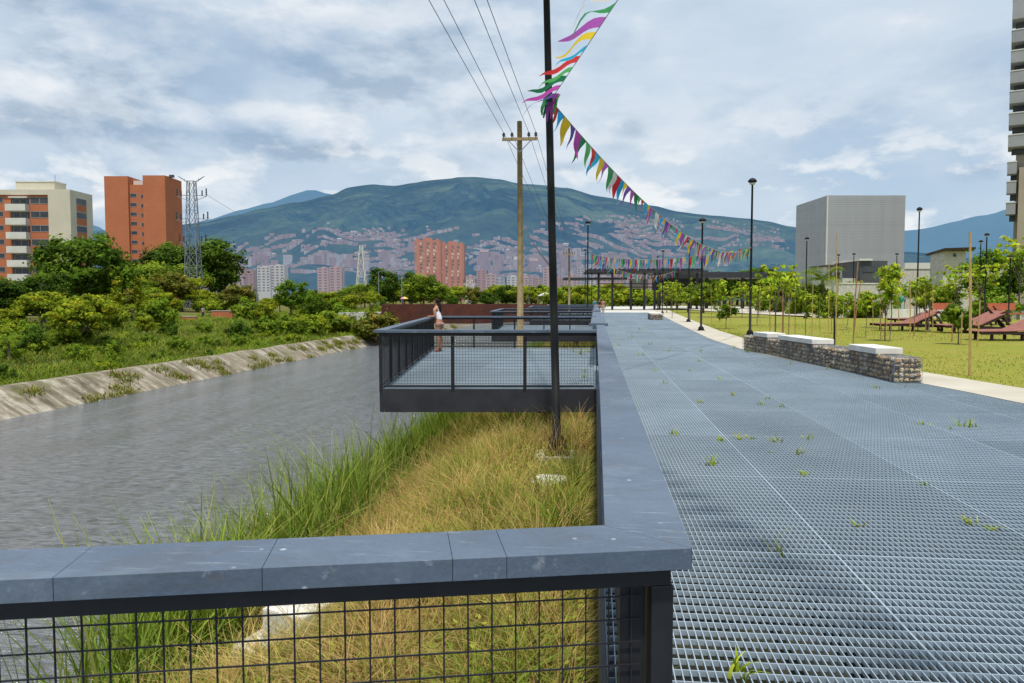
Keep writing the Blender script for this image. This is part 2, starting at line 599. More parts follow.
# sloping concrete revetment along the far bank
n = NT('revetment_concrete')
co = n.coord()
sx = n.n('ShaderNodeSeparateXYZ'); n.l(co, sx.inputs[0])
cell = n.math('FLOOR', n.math('DIVIDE', sx.outputs[1], 2.6))
cbx = n.n('ShaderNodeCombineXYZ'); n.l(cell, cbx.inputs[0])
wn = n.n('ShaderNodeTexWhiteNoise', noise_dimensions='3D'); n.l(cbx.outputs[0], wn.inputs['Vector'])
fr = n.math('FRACT', n.math('DIVIDE', sx.outputs[1], 2.6))
streak = n.math('ADD', n.math('MULTIPLY', n.noise(n.mapping(co, (.3, 1.5, .3)), .9, 7, .72, .4), .6), n.math('MULTIPLY', n.noise(co, .7, 8, .7, .5), .4))
base = n.ramp(streak, (.40, (.085, .072, .050)), (.50, (.225, .19, .14)), (.58, (.46, .42, .35)))
base = n.mix(n.math('MULTIPLY', n.ramp(wn.outputs[0], (.3, 0.0), (.8, 1.0)), .5), base, (.24, .205, .15))
moss = n.ramp(n.noise(co, .55, 5, .7), (.52, 0.0), (.66, 1.0))
base = n.mix(n.math('MULTIPLY', moss, .75), base, (.12, .125, .05))
seam = n.ramp(fr, (.0, 1.0), (.035, 0.0))
base = n.mix(n.math('MULTIPLY', seam, .75), base, (.06, .06, .045))
low = n.ramp(n.math('ADD', sx.outputs[2], n.math('MULTIPLY', n.noise(co, .8, 4), .5)), (0.0, 0.0), (1.0, 1.0))
n.bsdf(base, .95, 0, .2, n.bump(n.noise(co, 4, 5), .4, .05))
vv, ff = [], []
yy = [-60 + 2.6 * i for i in range(0, 108)]
for y in yy:
    wob = .12 * mnoise.noise(Vector((0, y * .25, 0)))
    vv += [(-26.6, y, -4.45), (-27.15 + wob, y, -3.97), (-29.15 + wob * .6, y, -2.78 + wob), (-29.7, y, -2.76 + wob), (-29.9, y, -3.1)]
for j in range(len(yy) - 1):
    for i in range(4):
        ff.append((j * 5 + i, (j + 1) * 5 + i, (j + 1) * 5 + i + 1, j * 5 + i + 1))
me = bpy.data.meshes.new('embankment'); me.from_pydata(vv, [], ff)
tag(link('embankment', me, n.m), kind='structure')

# ------------------------------------------------------------------ walkway grating
PX, PY = .034, .098


def grating_mesh(x0, x1, y0, y1, xr=None, seams=(1.325, 2.06), z=0.0, ox=.14, oy=.62):
    """bars of a steel grating: bearing bars run across, rods run along; seams are the doubled bars at panel edges"""
    m = MB()
    ny = int((y1 - y0) / PY)
    for i in range(ny + 1):
        y = y0 + i * PY
        xe = xr(y) if xr else x1
        t = .005
        q = (y - oy) / seams[1]
        if abs(q - round(q)) * seams[1] < PY * .5: t = .012
        m.span(x0, xe, y - t / 2, y + t / 2, z - .025, z)
    nx = int((x1 - x0) / PX)
    for i in range(nx + 1):
        x = x0 + i * PX
        t = .0046
        q = (x - ox) / seams[0]
        if abs(q - round(q)) * seams[0] < PX * .5: t = .0105
        if xr:
            seg = [y0 + k * (y1 - y0) / 240 for k in range(241)]
            ins = [y for y in seg if xr(y) > x]
            if not ins: continue
            # contiguous runs
            run = [ins[0]]
            step = (y1 - y0) / 240
            runs = []
            for y in ins[1:]:
                if y - run[-1] > step * 1.5:
                    runs.append(run); run = [y]
                else: run.append(y)
            runs.append(run)
            for r in runs:
                m.span(x - t / 2, x + t / 2, r[0], r[-1] + .001, z - .022, z - .0015)
        else:
            m.span(x - t / 2, x + t / 2, y0, y1, z - .022, z - .0015)
    return m


n = NT('shaded_soil')  # soil painted near black to give the shade below the grating
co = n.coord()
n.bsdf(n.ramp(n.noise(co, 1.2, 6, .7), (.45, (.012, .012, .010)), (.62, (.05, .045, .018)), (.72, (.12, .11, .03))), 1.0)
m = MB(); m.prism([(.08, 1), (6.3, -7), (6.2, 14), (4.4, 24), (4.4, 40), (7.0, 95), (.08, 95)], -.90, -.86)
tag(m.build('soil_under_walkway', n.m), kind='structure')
wk = grating_mesh(.06, 9.0, -8, 96, xr=lambda y: lerp_tab(EDGE, y)).build('walkway', M['grating'])
tag(wk, kind='structure')
# bearers under the walkway
m = MB()
for i in range(-3, 36):
    m.span(.06, lerp_tab(EDGE, i * 2.75) + .2, i * 2.75 - .05, i * 2.75 + .05, -.20, -.04)
for x in (.12, 1.33, 2.66, 3.99):
    m.span(x - .05, x + .05, -8, 96, -.34, -.205)
m.span(.03, .052, 1.74, 13.2, -.34, .09); m.span(.03, .052, 24.9, 96, -.34, -.002)
tag(m.build('walkway_joists', M['fascia']), kind='structure')
# pale path along the lawn
vv, ff = [], []
yy = [-40] + [i * 1.5 for i in range(-5, 81)]
for y in yy:
    a, b = lerp_tab(EDGE, y), lerp_tab(OUTER, y)
    vv += [(a + .012, y, -.4), (a + .012, y, .004), (b, y, .012), (b, y, -.2)]
for j in range(len(yy) - 1):
    for i in range(3):
        ff.append((j * 4 + i, j * 4 + i + 1, (j + 1) * 4 + i + 1, (j + 1) * 4 + i))
me = bpy.data.meshes.new('path'); me.from_pydata(vv, [], ff)
tag(link('path', me, M['path']), kind='structure')
# paved plaza at the far end
m = MB(); m.prism([(-.3, 96.02), (9, 96.02), (12, 150), (34, 170), (34, 178), (6, 210), (-2, 210)], -.5, .0)
tag(m.build('plaza', simple('plaza_concrete', (.56, .54, .49), (.48, .46, .42), .3, .9)), kind='structure')

# lawn
n = NT('lawn_grass')
co = n.coord()
f = n.noise(co, .22, 5, .6); f2 = n.noise(co, 1.4, 6, .7); f3 = n.noise(co, 14, 3, .7)
c = n.ramp(f, (.36, (.165, .200, .020)), (.50, (.220, .222, .028)), (.62, (.29, .225, .055)))
c = n.mix(.45, c, n.ramp(f2, (.34, (.145, .180, .017)), (.66, (.32, .27, .055))))
c = n.mix(.3, c, n.ramp(f3, (.35, (.10, .15, .016)), (.65, (.34, .34, .08))))
n.bsdf(c, 1.0, 0, .1, n.bump(n.math('ADD', f2, f3), .5, .05))
vv, ff = [], []
yy = [-40] + [i * 2.0 for i in range(-10, 61)]
xo = [.0, 2, 5, 9, 14, 20, 28, 40, 60, 90]
for y in yy:
    b = lerp_tab(OUTER, y)
    for dx in xo:
        vv.append((b + dx, y, .0 + .08 * mnoise.noise(Vector((b + dx, y, 0)) * .09) * min(1, dx)))
k = len(xo)
for j in range(len(yy) - 1):
    for i in range(k - 1):
        ff.append((j * k + i, j * k + i + 1, (j + 1) * k + i + 1, (j + 1) * k + i))
me = bpy.data.meshes.new('lawn'); me.from_pydata(vv, [], ff)
tag(link('lawn', me, n.m), kind='structure')


# ------------------------------------------------------------------ grass blades
def blades(pts, length, width, lean, cols, droop=.5, tipc=1.25):
    """curved tapering blades as strips; returns verts, quads, colours"""
    N = len(pts)
    az = rng.uniform(0, 2 * np.pi, N)
    d = np.stack([np.cos(az), np.sin(az), np.zeros(N)], 1)
    s = np.stack([-np.sin(az), np.cos(az), np.zeros(N)], 1)
    tw = rng.uniform(-.9, .9, N)
    s = s * np.cos(tw)[:, None] + d * np.sin(tw)[:, None]
    V = np.zeros((N, 8, 3), np.float32); C = np.zeros((N, 8, 3), np.float32)
    for k, t in enumerate((0, .38, .75, 1.0)):
        up = length * (t - droop * lean * t * t * .6)
        out = length * lean * t * t
        p = pts + d * out[:, None] + np.array([0, 0, 1.0]) * up[:, None]
        wv = width * (1 - t ** 1.6 * .93) * .5
        V[:, 2 * k] = p - s * wv[:, None]
        V[:, 2 * k + 1] = p + s * wv[:, None]
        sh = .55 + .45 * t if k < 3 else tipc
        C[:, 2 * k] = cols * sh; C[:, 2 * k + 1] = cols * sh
    base = (np.arange(N) * 8)[:, None, None]
    q = np.array([[0, 1, 3, 2], [2, 3, 5, 4], [4, 5, 7, 6]])[None] + base
    return V.reshape(-1, 3), q.reshape(-1, 4), C.reshape(-1, 3)


def pick(pal, N, wts=None):
    pal = np.array(pal)
    i = rng.choice(len(pal), N, p=wts)
    return pal[i] * rng.uniform(.75, 1.25, (N, 1))


def gz(x, y):
    return np.array([ground_z(a, b) for a, b in zip(x, y)])


DRY = [(.31, .24, .07), (.26, .24, .05), (.18, .20, .03), (.38, .30, .12), (.12, .17, .02), (.24, .15, .06)]
# clumps keep the bank from looking evenly combed
def bank_points(N, x0, x1, y0, y1, spread=.16, per=45):
    nc = max(1, N // per)
    cx, cy = rng.uniform(x0, x1, nc), rng.uniform(y0, y1, nc)
    i = rng.integers(0, nc, N)
    x = cx[i] + rng.normal(0, spread, N); y = cy[i] + rng.normal(0, spread, N)
    return x, y, i, nc


def bank_grass(name, N, x0, x1, y0, y1, pal, wts, lmin, lmax, width, spread=.18, per=45, lean=(.25, 1.0), label=None, zoff=0.0):
    x, y, i, nc = bank_points(N, x0, x1, y0, y1, spread, per)
    ok = (x > x0 - .3) & (x < x1) & (y > y0 - .2) & (y < y1 + .1) & ((x > -2.6 - .30 * y) | (y > 13))
    # trodden short around the lamp footing and the stone slab
    near = (np.abs(x + .545) < .42) & (y > 10.2) & (y < 11.7) | (np.abs(x + .55) < .26) & (y > 9.15) & (y < 9.95)
    near |= (x > -3.45) & (x < -2.2) & (y > 5.7) & (y < 7.7)
    ok &= ~(near & (rng.uniform(0, 1, len(x)) < .93))
    x, y, i = x[ok], y[ok], i[ok]; N = len(x)
    hgt = rng.uniform(.7, 1.3, nc)[i]
    clump_c = pick(pal, nc, wts)[i]
    cols = clump_c * .6 + pick(pal, N, wts) * .4
    if 'dry_bank' in name or 'green_bank' in name:
        pn = np.array([mnoise.noise(Vector((a * 1.1, b * .9, 2.0))) + .5 * mnoise.noise(Vector((a * 3.1, b * 2.7, 7.0))) for a, b in zip(x, y)])
        gmask = np.clip((pn - .10) * 4, 0, 1)[:, None]; bmask = np.clip((-pn - .16) * 4, 0, 1)[:, None]
        cols = cols * (1 - .6 * gmask) + np.array([.13, .18, .025]) * .6 * gmask
        cols = cols * (1 - .6 * bmask) + np.array([.40, .27, .12]) * .6 * bmask
    cols *= rng.uniform(.65, 1.2, nc)[i][:, None]
    z = gz(x, y) - .02 + zoff
    L = rng.uniform(lmin, lmax, N) * hgt
    L = np.where((np.abs(x + .55) < .75) & (y > 9.0) & (y < 11.7) & (L < 1.0), L * .48, L)
    if 'dry_bank' in name: L *= 1 + .5 * np.clip(pn, -.6, .8)
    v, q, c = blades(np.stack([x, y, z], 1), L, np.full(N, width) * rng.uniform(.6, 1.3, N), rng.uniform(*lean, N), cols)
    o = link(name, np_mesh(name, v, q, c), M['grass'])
    return tag(o, label, 'grass', kind='stuff')


bank_grass('dry_bank_grass', 70000, -3.9, -.04, 2.2, 13.3, DRY, [.27, .20, .12, .26, .09, .06], .12, .40, .010, lean=(.3, 1.7), label='dry yellow and straw coloured grass on the near river bank')
bank_grass('green_bank_grass', 26000, -5.4, -.04, 2.2, 13.3, [(.13, .20, .018), (.19, .25, .025), (.10, .16, .02)], [.4, .35, .25], .12, .42, .013, .22, 60, (.3, 1.6),
           label='green grass between the dry grass on the near river bank')
bank_grass('far_bank_grass', 30000, -5.8, -.04, 13.5, 60, DRY + [(.13, .20, .02)], [.15, .15, .2, .1, .18, .04, .18], .25, .6, .022, .4, 60,
           label='grass on the near river bank beyond the first platform')
bank_grass('reeds', 7500, -6.9, -3.2, 4.4, 13.6, [(.10, .18, .02), (.15, .225, .026), (.08, .14, .018), (.26, .24, .08)], [.38, .27, .2, .15], .4, 1.8, .026, .34, 26, (.08, .95),
           label='tall green reeds along the water edge')
bank_grass('reeds', 9000, -6.6, -3.6, 13.6, 60, [(.13, .21, .02), (.17, .25, .03), (.10, .17, .02)], [.4, .35, .25], .6, 1.3, .03, .3, 30, (.08, .5),
           label='green reeds at the water edge beside the farther platforms')
bank_grass('reeds', 1300, -4.7, -3.6, 6.2, 7.6, [(.14, .24, .02), (.20, .30, .03), (.28, .28, .08)], [.5, .35, .15], .7, 1.35, .030, .16, 40, (.1, .6),
           label='clump of broad green reeds behind the foreground mesh')
bank_grass('dry_tufts', 11000, -3.7, -.1, 2.8, 13.2, [(.42, .33, .14), (.36, .27, .11), (.30, .27, .08), (.20, .22, .035)], [.35, .3, .2, .15], .28, .66, .009, .10, 75, (.3, 1.5),
           label='taller shaggy straw tufts standing in the near bank grass')
bank_grass('green_tufts', 4200, -3.9, -.1, 2.8, 13.2, [(.11, .19, .02), (.16, .24, .03)], [.6, .4], .28, .7, .013, .09, 60, (.2, 1.2),
           label='scattered fresh green tufts in the dry bank grass')
# thin dry seed stalks standing above the dry grass
x, y, i, nc = bank_points(2200, -3.6, -.1, 3.0, 13.2, .25, 18)
ok = (x < -.05); x, y = x[ok], y[ok]
v, q, c = blades(np.stack([x, y, gz(x, y)], 1), rng.uniform(.4, .75, len(x)), np.full(len(x), .006), rng.uniform(.15, .8, len(x)), pick([(.42, .30, .12), (.36, .30, .10)], len(x)), tipc=1.4)
tag(link('seed_stalks', np_mesh('seed_stalks', v, q, c), M['grass']), 'thin straw seed stalks above the dry bank grass', 'grass', kind='stuff')
# low broad-leaved weeds between the grass
N = 26000
x, y, i, nc = bank_points(N, -4.6, -.1, 2.4, 13.2, .30, 160)
ok = (x < -.06) & (x > -2.4 - .30 * y) & ~((x > -3.45) & (x < -2.2) & (y > 5.7) & (y < 7.7)); x, y, i = x[ok], y[ok], i[ok]; N = len(x)
hh = rng.uniform(.04, .26, nc)[i] * rng.uniform(.3, 1.3, N)
ctr = np.stack([x, y, gz(x, y) + hh], 1)
an = rng.uniform(0, 6.283, N); ls = rng.uniform(.014, .034, N); tl = rng.uniform(-.7, .7, N)
d1 = np.stack([np.cos(an), np.sin(an), tl], 1) * ls[:, None]; d2 = np.stack([-np.sin(an), np.cos(an), rng.uniform(-.5, .5, N)], 1) * (ls * .5)[:, None]
V = np.stack([ctr - d1, ctr + d2, ctr + d1, ctr - d2], 1).reshape(-1, 3)
cw = pick([(.12, .17, .018), (.19, .21, .03), (.20, .19, .05), (.09, .13, .015), (.20, .14, .07)], nc, [.3, .25, .2, .15, .1])[i] * rng.uniform(.6, 1.3, (N, 1))
tag(link('bank_weeds', np_mesh('bank_weeds', V, np.arange(N * 4).reshape(-1, 4), np.repeat(cw, 4, 0)), M['grass']), 'small leaved weeds mixed into the near bank grass', 'weeds', kind='stuff')
# left bank ground cover
N = 95000
t = rng.uniform(0, 1, N) ** 1.8
y = 26 + t * 150; x = -29.6 - rng.uniform(0, 1, N) ** 1.5 * 26
ci = (np.floor(x * .7) * 131 + np.floor(y * .5) * 17).astype(int)
tone = np.array([((k * 2654435761) % 1000) / 1000 for k in ci])
cols = pick([(.10, .175, .018), (.15, .205, .022), (.07, .13, .015), (.19, .19, .035)], N, [.4, .3, .2, .1]) * (.7 + .6 * tone)[:, None]
v, q, c = blades(np.stack([x, y, gz(x, y) - .02], 1), rng.uniform(.25, .7, N) * (.7 + .6 * tone), .028 + .0007 * y, rng.uniform(.4, 1.5, N), cols)
tag(link('far_bank_groundcover', np_mesh('far_bank_groundcover', v, q, c), M['grass']), 'low green ground cover on the far river bank', 'grass', kind='stuff')
# tufts on the revetment
N = 8200
cy_ = rng.uniform(28, 150, 80); cx_ = rng.uniform(-28.9, -27.1, 80)
i = rng.integers(0, 80, N); y = cy_[i] + rng.normal(0, .45, N); x = np.clip(cx_[i] + rng.normal(0, .18, N), -29.3, -27.0)
z = -3.97 + (-27.15 - x) / 2.0 * 1.19 - .03
v, q, c = blades(np.stack([x, y, z], 1), rng.uniform(.15, .42, N), np.full(N, .06), rng.uniform(.3, 1.1, N), pick([(.15, .19, .02), (.10, .15, .015), (.20, .18, .05)], N))
tag(link('embankment_weeds', np_mesh('embankment_weeds', v, q, c), M['grass']), 'green weeds growing in the joints of the concrete embankment', 'weeds', kind='stuff')
# lawn blades near the walk
N = 30000
y = 9 + rng.uniform(0, 1, N) ** 1.5 * 42; off = rng.uniform(0, 1, N) ** 1.3 * 26
x = np.array([lerp_tab(OUTER, b) for b in y]) + .02 + off
tone = np.array([mnoise.noise(Vector((a * .35, b * .35, 4))) for a, b in zip(x, y)])
cols = pick([(.14, .19, .02), (.18, .20, .025), (.22, .20, .05), (.11, .16, .018)], N, [.35, .3, .2, .15]) * (1 + .35 * tone)[:, None]
v, q, c = blades(np.stack([x, y, np.zeros(N)], 1), rng.uniform(.025, .06, N), .008 + .0005 * y, rng.uniform(.5, 1.4, N), cols)
tag(link('lawn_blades', np_mesh('lawn_blades', v, q, c), M['grass']), 'short yellowish green lawn grass', 'grass', kind='stuff')
# ------------------------------------------------------------------ foreground railing (turns the corner along the walkway)
def wire_panel(m, a, b, z0, z1, pitch=.0515, t=.0031, off=0.0):
    """square welded mesh between two plan points"""
    a, b = Vector((a[0], a[1], 0)), Vector((b[0], b[1], 0))
    L = (b - a).length
    d = (b - a) / L
    k = int(L / pitch)
    for i in range(k + 1):
        p = a + d * (i * pitch + (L - k * pitch) / 2)
        m.bar((p.x, p.y, z0), (p.x, p.y, z1), t)
    kk = int((z1 - z0) / pitch)
    nrm = Vector((-d.y, d.x, 0)) * t * .9
    for j in range(kk + 1):
        z = z1 - .028 - j * pitch
        if z > z0: m.bar((a.x + nrm.x, a.y + nrm.y, z), (b.x + nrm.x, b.y + nrm.y, z), t)
    return m


CT = 1.0
rail = empty('railing', (.1, 1.7, 0))
tag(rail, 'black mesh railing with wide blue-grey slate coping turning the corner in the foreground', 'railing')


def loc(o, parent):
    """keep world placement of a mesh built in world coordinates under a moved parent"""
    o.matrix_parent_inverse = parent.matrix_basis.inverted()
    return o


Afr = Vector((.209, 1.654)); Ain = Vector((.024, 1.804))
dirL = (Vector((-1.119, 1.321)) - Afr).normalized()
Lf = Afr + dirL * 4.6; Lb = Ain + dirL * 4.6
# coping slabs: split at the joints seen in the photograph
cuts = [0.0]
for px, py in ((511, 567), (455, 572), (263, 566), (75, 560), (-210, 560)):
    p = on_z(px, py, CT)
    cuts.append((Vector((p.x, p.y)) - Afr).dot(dirL))
cuts.append(4.6)
g = .0004
for i in range(len(cuts) - 1):
    a, b = cuts[i] + (g if i else 0), cuts[i + 1] - g
    if i == 0:
        ib = (b + (Afr - Ain).dot(dirL))
        poly = [Afr, Ain, Ain + dirL * ib, Afr + dirL * b]
    else:
        sh = (Afr - Ain).dot(dirL)
        poly = [Afr + dirL * a, Ain + dirL * (a + sh), Ain + dirL * (b + sh), Afr + dirL * b]
    # butt the corner piece against the long walkway coping with a mitre
    m = MB(); m.prism([(p.x, p.y) for p in poly][::-1], CT - .047, CT)
    loc(m.build('coping_slab', M['slate'], rail, bevel=.0012), rail)
ycuts = [1.654, 4.2, 5.6, 7.9, 10.3, 13.0, 16.5]
for a, b in zip(ycuts, ycuts[1:]):
    m = MB()
    if a == ycuts[0]:
        poly = [(Afr.x + .0012, Afr.y + .0012), (.203, b - g), (.030, b - g), (Ain.x + .0012, Ain.y + .0012)]
    else:
        poly = [(.203, a + g), (.203, b - g), (.03, b - g), (.03, a + g)]
    m.prism(poly, CT - .047, CT)
    loc(m.build('coping_slab', M['slate'], rail, bevel=.0012), rail)
nd = Vector((-dirL.y, dirL.x)) * (1 if (-dirL.y * 0 + dirL.x * 1) > 0 else -1)
nd = Vector((dirL.y, -dirL.x))
if nd.y < 0: nd = -nd                                        # away from the camera, across the front leg
fr0 = Afr + nd * .055 + dirL * .065
m = MB(); m.bar((*(fr0 - dirL * .03), CT - .0685), (*(fr0 + dirL * 4.5), CT - .0685), .05, .042)
m.bar((.115, fr0.y + .08, CT - .0685), (.115, 16.4, CT - .0685), .05, .042)
loc(m.build('top_bar', M['black'], rail), rail)
m = MB(); m.bar((*(fr0 + dirL * .05), .06), (*(fr0 + dirL * 4.5), .06), .04, .04)
loc(m.build('bottom_bar', M['black'], rail), rail)
wm = MB(); wire_panel(wm, fr0 + dirL * .03, fr0 + dirL * 4.5, .08, CT - .09)
loc(wm.build('wire_mesh', M['black'], rail), rail)
wm = MB(); wire_panel(wm, (.115, fr0.y + .1), (.115, 16.3), -.02, CT - .09)
loc(wm.build('wire_mesh', M['black'], rail), rail)
for k, p in enumerate([fr0 - dirL * .012] + [fr0 + dirL * d for d in (1.9, 3.2, 4.4)]):
    m = MB(); m.box((p.x, p.y, (CT - .09) / 2 - .02), (.05, .05, CT - .052), math.atan2(dirL.y, dirL.x))
    loc(m.build('post', M['black'], rail, bevel=.003), rail)
m = MB(); m.box((*(fr0 + dirL * .046 + nd * .012), (CT - .09) / 2 - .02), (.058, .012, CT - .055), math.atan2(dirL.y, dirL.x)); loc(m.build('post_flange', M['black'], rail), rail)
y = fr0.y + .12
while y < 16.4:
    m = MB(); m.box((.115, y, (CT - .09) / 2 - .3), (.012, .06, CT + .5))
    loc(m.build('post', M['fascia'], rail), rail)
    y += 1.25

# ------------------------------------------------------------------ viewing platforms over the river
def platform(xn, xf, y0, y1, label, yl0=None, yl1=None, ct=1.02, first_rail=True, deck_right=.035):
    """trapezoid deck: near-left (xn,yl0), near-right (0,y0), far-right (0,y1), far-left (xf,yl1)"""
    yl0 = y0 - .4 if yl0 is None else yl0
    yl1 = y1 - .5 if yl1 is None else yl1
    t = tag(empty('viewing_platform', (-2, (y0 + y1) / 2, 0)), label, 'viewing platform', 'platforms reaching out over the river')
    t_ = lambda o: loc(o, t)
    NL, NR, FR, FL = Vector((xn, yl0)), Vector((deck_right, y0)), Vector((deck_right, y1)), Vector((xf, yl1))
    m = MB()

    def xl(yy):
        k = (yy - yl0) / (yl1 - yl0)
        return xn + (xf - xn) * k
    i0 = int(math.ceil(yl0 / PY)); i1 = int(yl1 / PY) + 8
    for i in range(i0, i1):
        yy = i * PY
        # clip against the skewed near and far edges
        xa, xb = xl(yy), deck_right
        if yy < y0:
            kx = (yy - yl0) / (y0 - yl0); xb = xn + (deck_right - xn) * kx
        if yy > yl1:
            if yy > y1: continue
            kx = (yy - yl1) / (y1 - yl1); xa = xf + (deck_right - xf) * kx
        if xb - xa > .05:
            w = .005 if i % 21 else .016
            m.span(xa + .03, xb, yy - w / 2, yy + w / 2, -.025, 0)
    x = xf
    while x < deck_right:
        kn = max(0, (x - xn) / (deck_right - xn)); ya = yl0 + (y0 - yl0) * kn
        if x < xn: ya = yl0 + (yl1 - yl0) * (x - xn) / (xf - xn)
        yb = yl1 + (y1 - yl1) * (x - xf) / (deck_right - xf)
        w = .0046
        if yb - ya > .1: m.span(x - w / 2, x + w / 2, ya + .03, yb - .03, -.03, -.0015)
        x += PX
    t_(m.build('deck_grating', M['grating'], t))
    # deep edge beams
    m = MB()
    for a, b in ((NL, NR), (NL, FL), (FL, FR)):
        m.bar((a.x, a.y, -.2), (b.x, b.y, -.2), .05, .40)
    for k in (.25, .5, .75):
        a = NL.lerp(FL, k); b = NR.lerp(FR, k)
        m.bar((a.x + .06, a.y, -.15), (b.x, b.y, -.15), .12, .2)
    m.bar((-.9, y0 + .1, -.3), (-.9, y1 - .2, -.3), .2, .3)
    t_(m.build('edge_beam', M['fascia'], t))
    m = MB()
    for yy in (y0 + 4.5, y1 - 2.5):
        m = MB(); m.tube([(-1.2, yy, -.38), (-1.2, yy, -2.2)], .14, 10)
        t_(m.build('support_column', M['concrete'], t))
    sides = ((NL, NR), (NL, FL), (FL, FR)) if first_rail else ((NL, FL),)
    for a, b in sides:
        d = (b - a).normalized(); L = (b - a).length
        nrm = Vector((-d.y, d.x))
        m = MB()
        if abs(d.y) > .8:
            m.prism([(p.x, p.y) for p in (a + nrm * .10 - d * .1, a - nrm * .09 - d * .1, b - nrm * .09 + d * .1, b + nrm * .10 + d * .1)], ct - .05, ct + .0015)
        else:
            m.prism([(p.x, p.y) for p in (a + nrm * .09 + d * .092, a - nrm * .09 + d * .092, b - nrm * .09 - d * .01, b + nrm * .09 - d * .01)], ct - .05, ct)
        t_(m.build('coping', M['slate'], t, bevel=.004))
        m = MB(); m.bar((a.x, a.y, ct - .078), (b.x, b.y, ct - .078), .05, .054)
        m.bar((a.x + d.x * .05, a.y + d.y * .05, .05), (b.x - d.x * .05, b.y - d.y * .05, .05), .03, .03)
        t_(m.build('rail_bar', M['black'], t))
        m = MB(); wire_panel(m, a + d * .05, b - d * .05, .06, ct - .1, .05, .0042)
        t_(m.build('wire_mesh', M['black'], t))
        k = max(1, round(L / 1.25))
        for i in range(0 if d.y < .8 else 1, k + (1 if d.y < .8 else 0)):
            p = a + d * (L * i / k)
            if p.x > -.05: continue
            m = MB(); m.box((p.x, p.y, ct / 2 - .08), (.055, .055, ct - .06), math.atan2(d.y, d.x))
            t_(m.build('post', M['black'], t))
    return t


platform(-3.66, -5.14, 13.28, 24.75, 'nearest railed steel platform, where the woman in white leans on the rail', 12.90, 24.2)
platform(-4.75, -5.6, 36.0, 47.2, 'second railed steel platform, just behind the wooden utility pole', 35.5, 46.7)
platform(-4.9, -5.6, 58.6, 69.8, 'third railed steel platform, between the second one and the farthest rails', 58.1, 69.3)
platform(-4.9, -5.6, 81.2, 92.4, 'farthest railed steel platform beside the end of the walkway', 80.7, 91.9)
# the deck the photographer stands on
pm = MB()
for i in range(0, 108):
    yy = -9 + i * PY
    xb = .04
    pm.span(-4.2, xb, yy - .003, yy + .003, -.036, 0)
x = -4.2
while x < .04:
    yb = min(1.55, fr0.y + (x - fr0.x) * dirL.y / dirL.x)
    pm.span(x - .00375, x + .00375, -9, yb - .03, -.03, -.0015); x += PX
t = tag(empty('viewing_platform', (-2, -4, 0)), 'platform under the photographer, behind the foreground railing', 'viewing platform', 'platforms reaching out over the river')
loc(pm.build('deck_grating', M['grating'], t), t)
m = MB(); a = fr0 + dirL * 4.4
m.bar((a.x, a.y, -.22), (.04, fr0.y - .05, -.22), .05, .36); m.bar((a.x, a.y, -.22), (a.x, -9, -.22), .05, .36)
loc(m.build('edge_beam', M['fascia'], t), t)

# coping rails between the farther platforms along the walkway edge
for k, (ya, yb, lab) in enumerate(((17.9, 35.4, 'slate-capped railing along the walkway beyond the first platform opening'),
                                   (40.0, 58.0, 'slate-capped walkway railing between the second and third platform'),
                                   (63.0, 95.5, 'farthest slate-capped railing at the end of the walkway'))):
    t = tag(empty('railing', (.08, ya, 0)), lab, 'railing')
    m = MB(); m.span(-.10, .26, ya, yb, .945, 1.0); m.span(-.137, .30, ya - .03, ya + .10, .93, .998)
    loc(m.build('coping_slab', M['slate'], t, bevel=.004), t)
    m = MB(); m.span(.04, .10, ya + .02, yb, .885, .944); loc(m.build('top_bar', M['black'], t), t)
    m = MB(); wire_panel(m, (.07, ya + .05), (.07, yb), -.02, .88); loc(m.build('wire_mesh', M['black'], t), t)
    y = ya + .06
    while y < yb:
        m = MB(); m.box((.07, y, .35), (.03, .06, 1.06)); loc(m.build('post', M['fascia'], t), t); y += 2.5

# ------------------------------------------------------------------ lamps
def make_lamp(h, lean=0.0, r=.055, cat='street lamp'):
    t = empty('street_lamp')
    m = MB()
    m.tube([(0, 0, 0), (lean * .33, 0, h * .33), (lean * .66, 0, h * .66), (lean, 0, h)], [r, r * .93, r * .84, r * .72], 12)
    m.build('pole', M['lamp_black'], t, smooth=True)
    m = MB(); m.box((0, 0, .02), (.36, .36, .04))
    for a in range(4):
        c, s = math.cos(a * math.pi / 2), math.sin(a * math.pi / 2)
        pr = [(r * .8, .04), (.16, .04), (.12, .22), (r * .8, .30)]
        vs = [(c * q[0] - s * e, s * q[0] + c * e, q[1]) for e in (-.012, .012) for q in pr]
        m.add(vs, [(0, 1, 2, 3), (7, 6, 5, 4), (0, 4, 5, 1), (1, 5, 6, 2), (2, 6, 7, 3), (3, 7, 4, 0)])
    m.lathe((0, 0, .04), [(.11, 0), (.10, .12), (.075, .22)], 12)
    m.build('base_plate', M['lamp_black'], t)
    m = MB(); m.lathe((lean, 0, h - .02), [(.05, -.04), (.09, .0), (.17, .05), (.19, .09), (.17, .14), (.11, .20), (.04, .235)], 16)
    hd = m.build('lamp_head', M['lamp_black'], t, smooth=True)
    m = MB(); m.lathe((lean, 0, h - .05), [(.03, -.045), (.11, -.03), (.12, .05)], 12)
    m.build('diffuser', simple('lamp_diffuser', (.55, .56, .55), None, 3, .4), t)
    return t


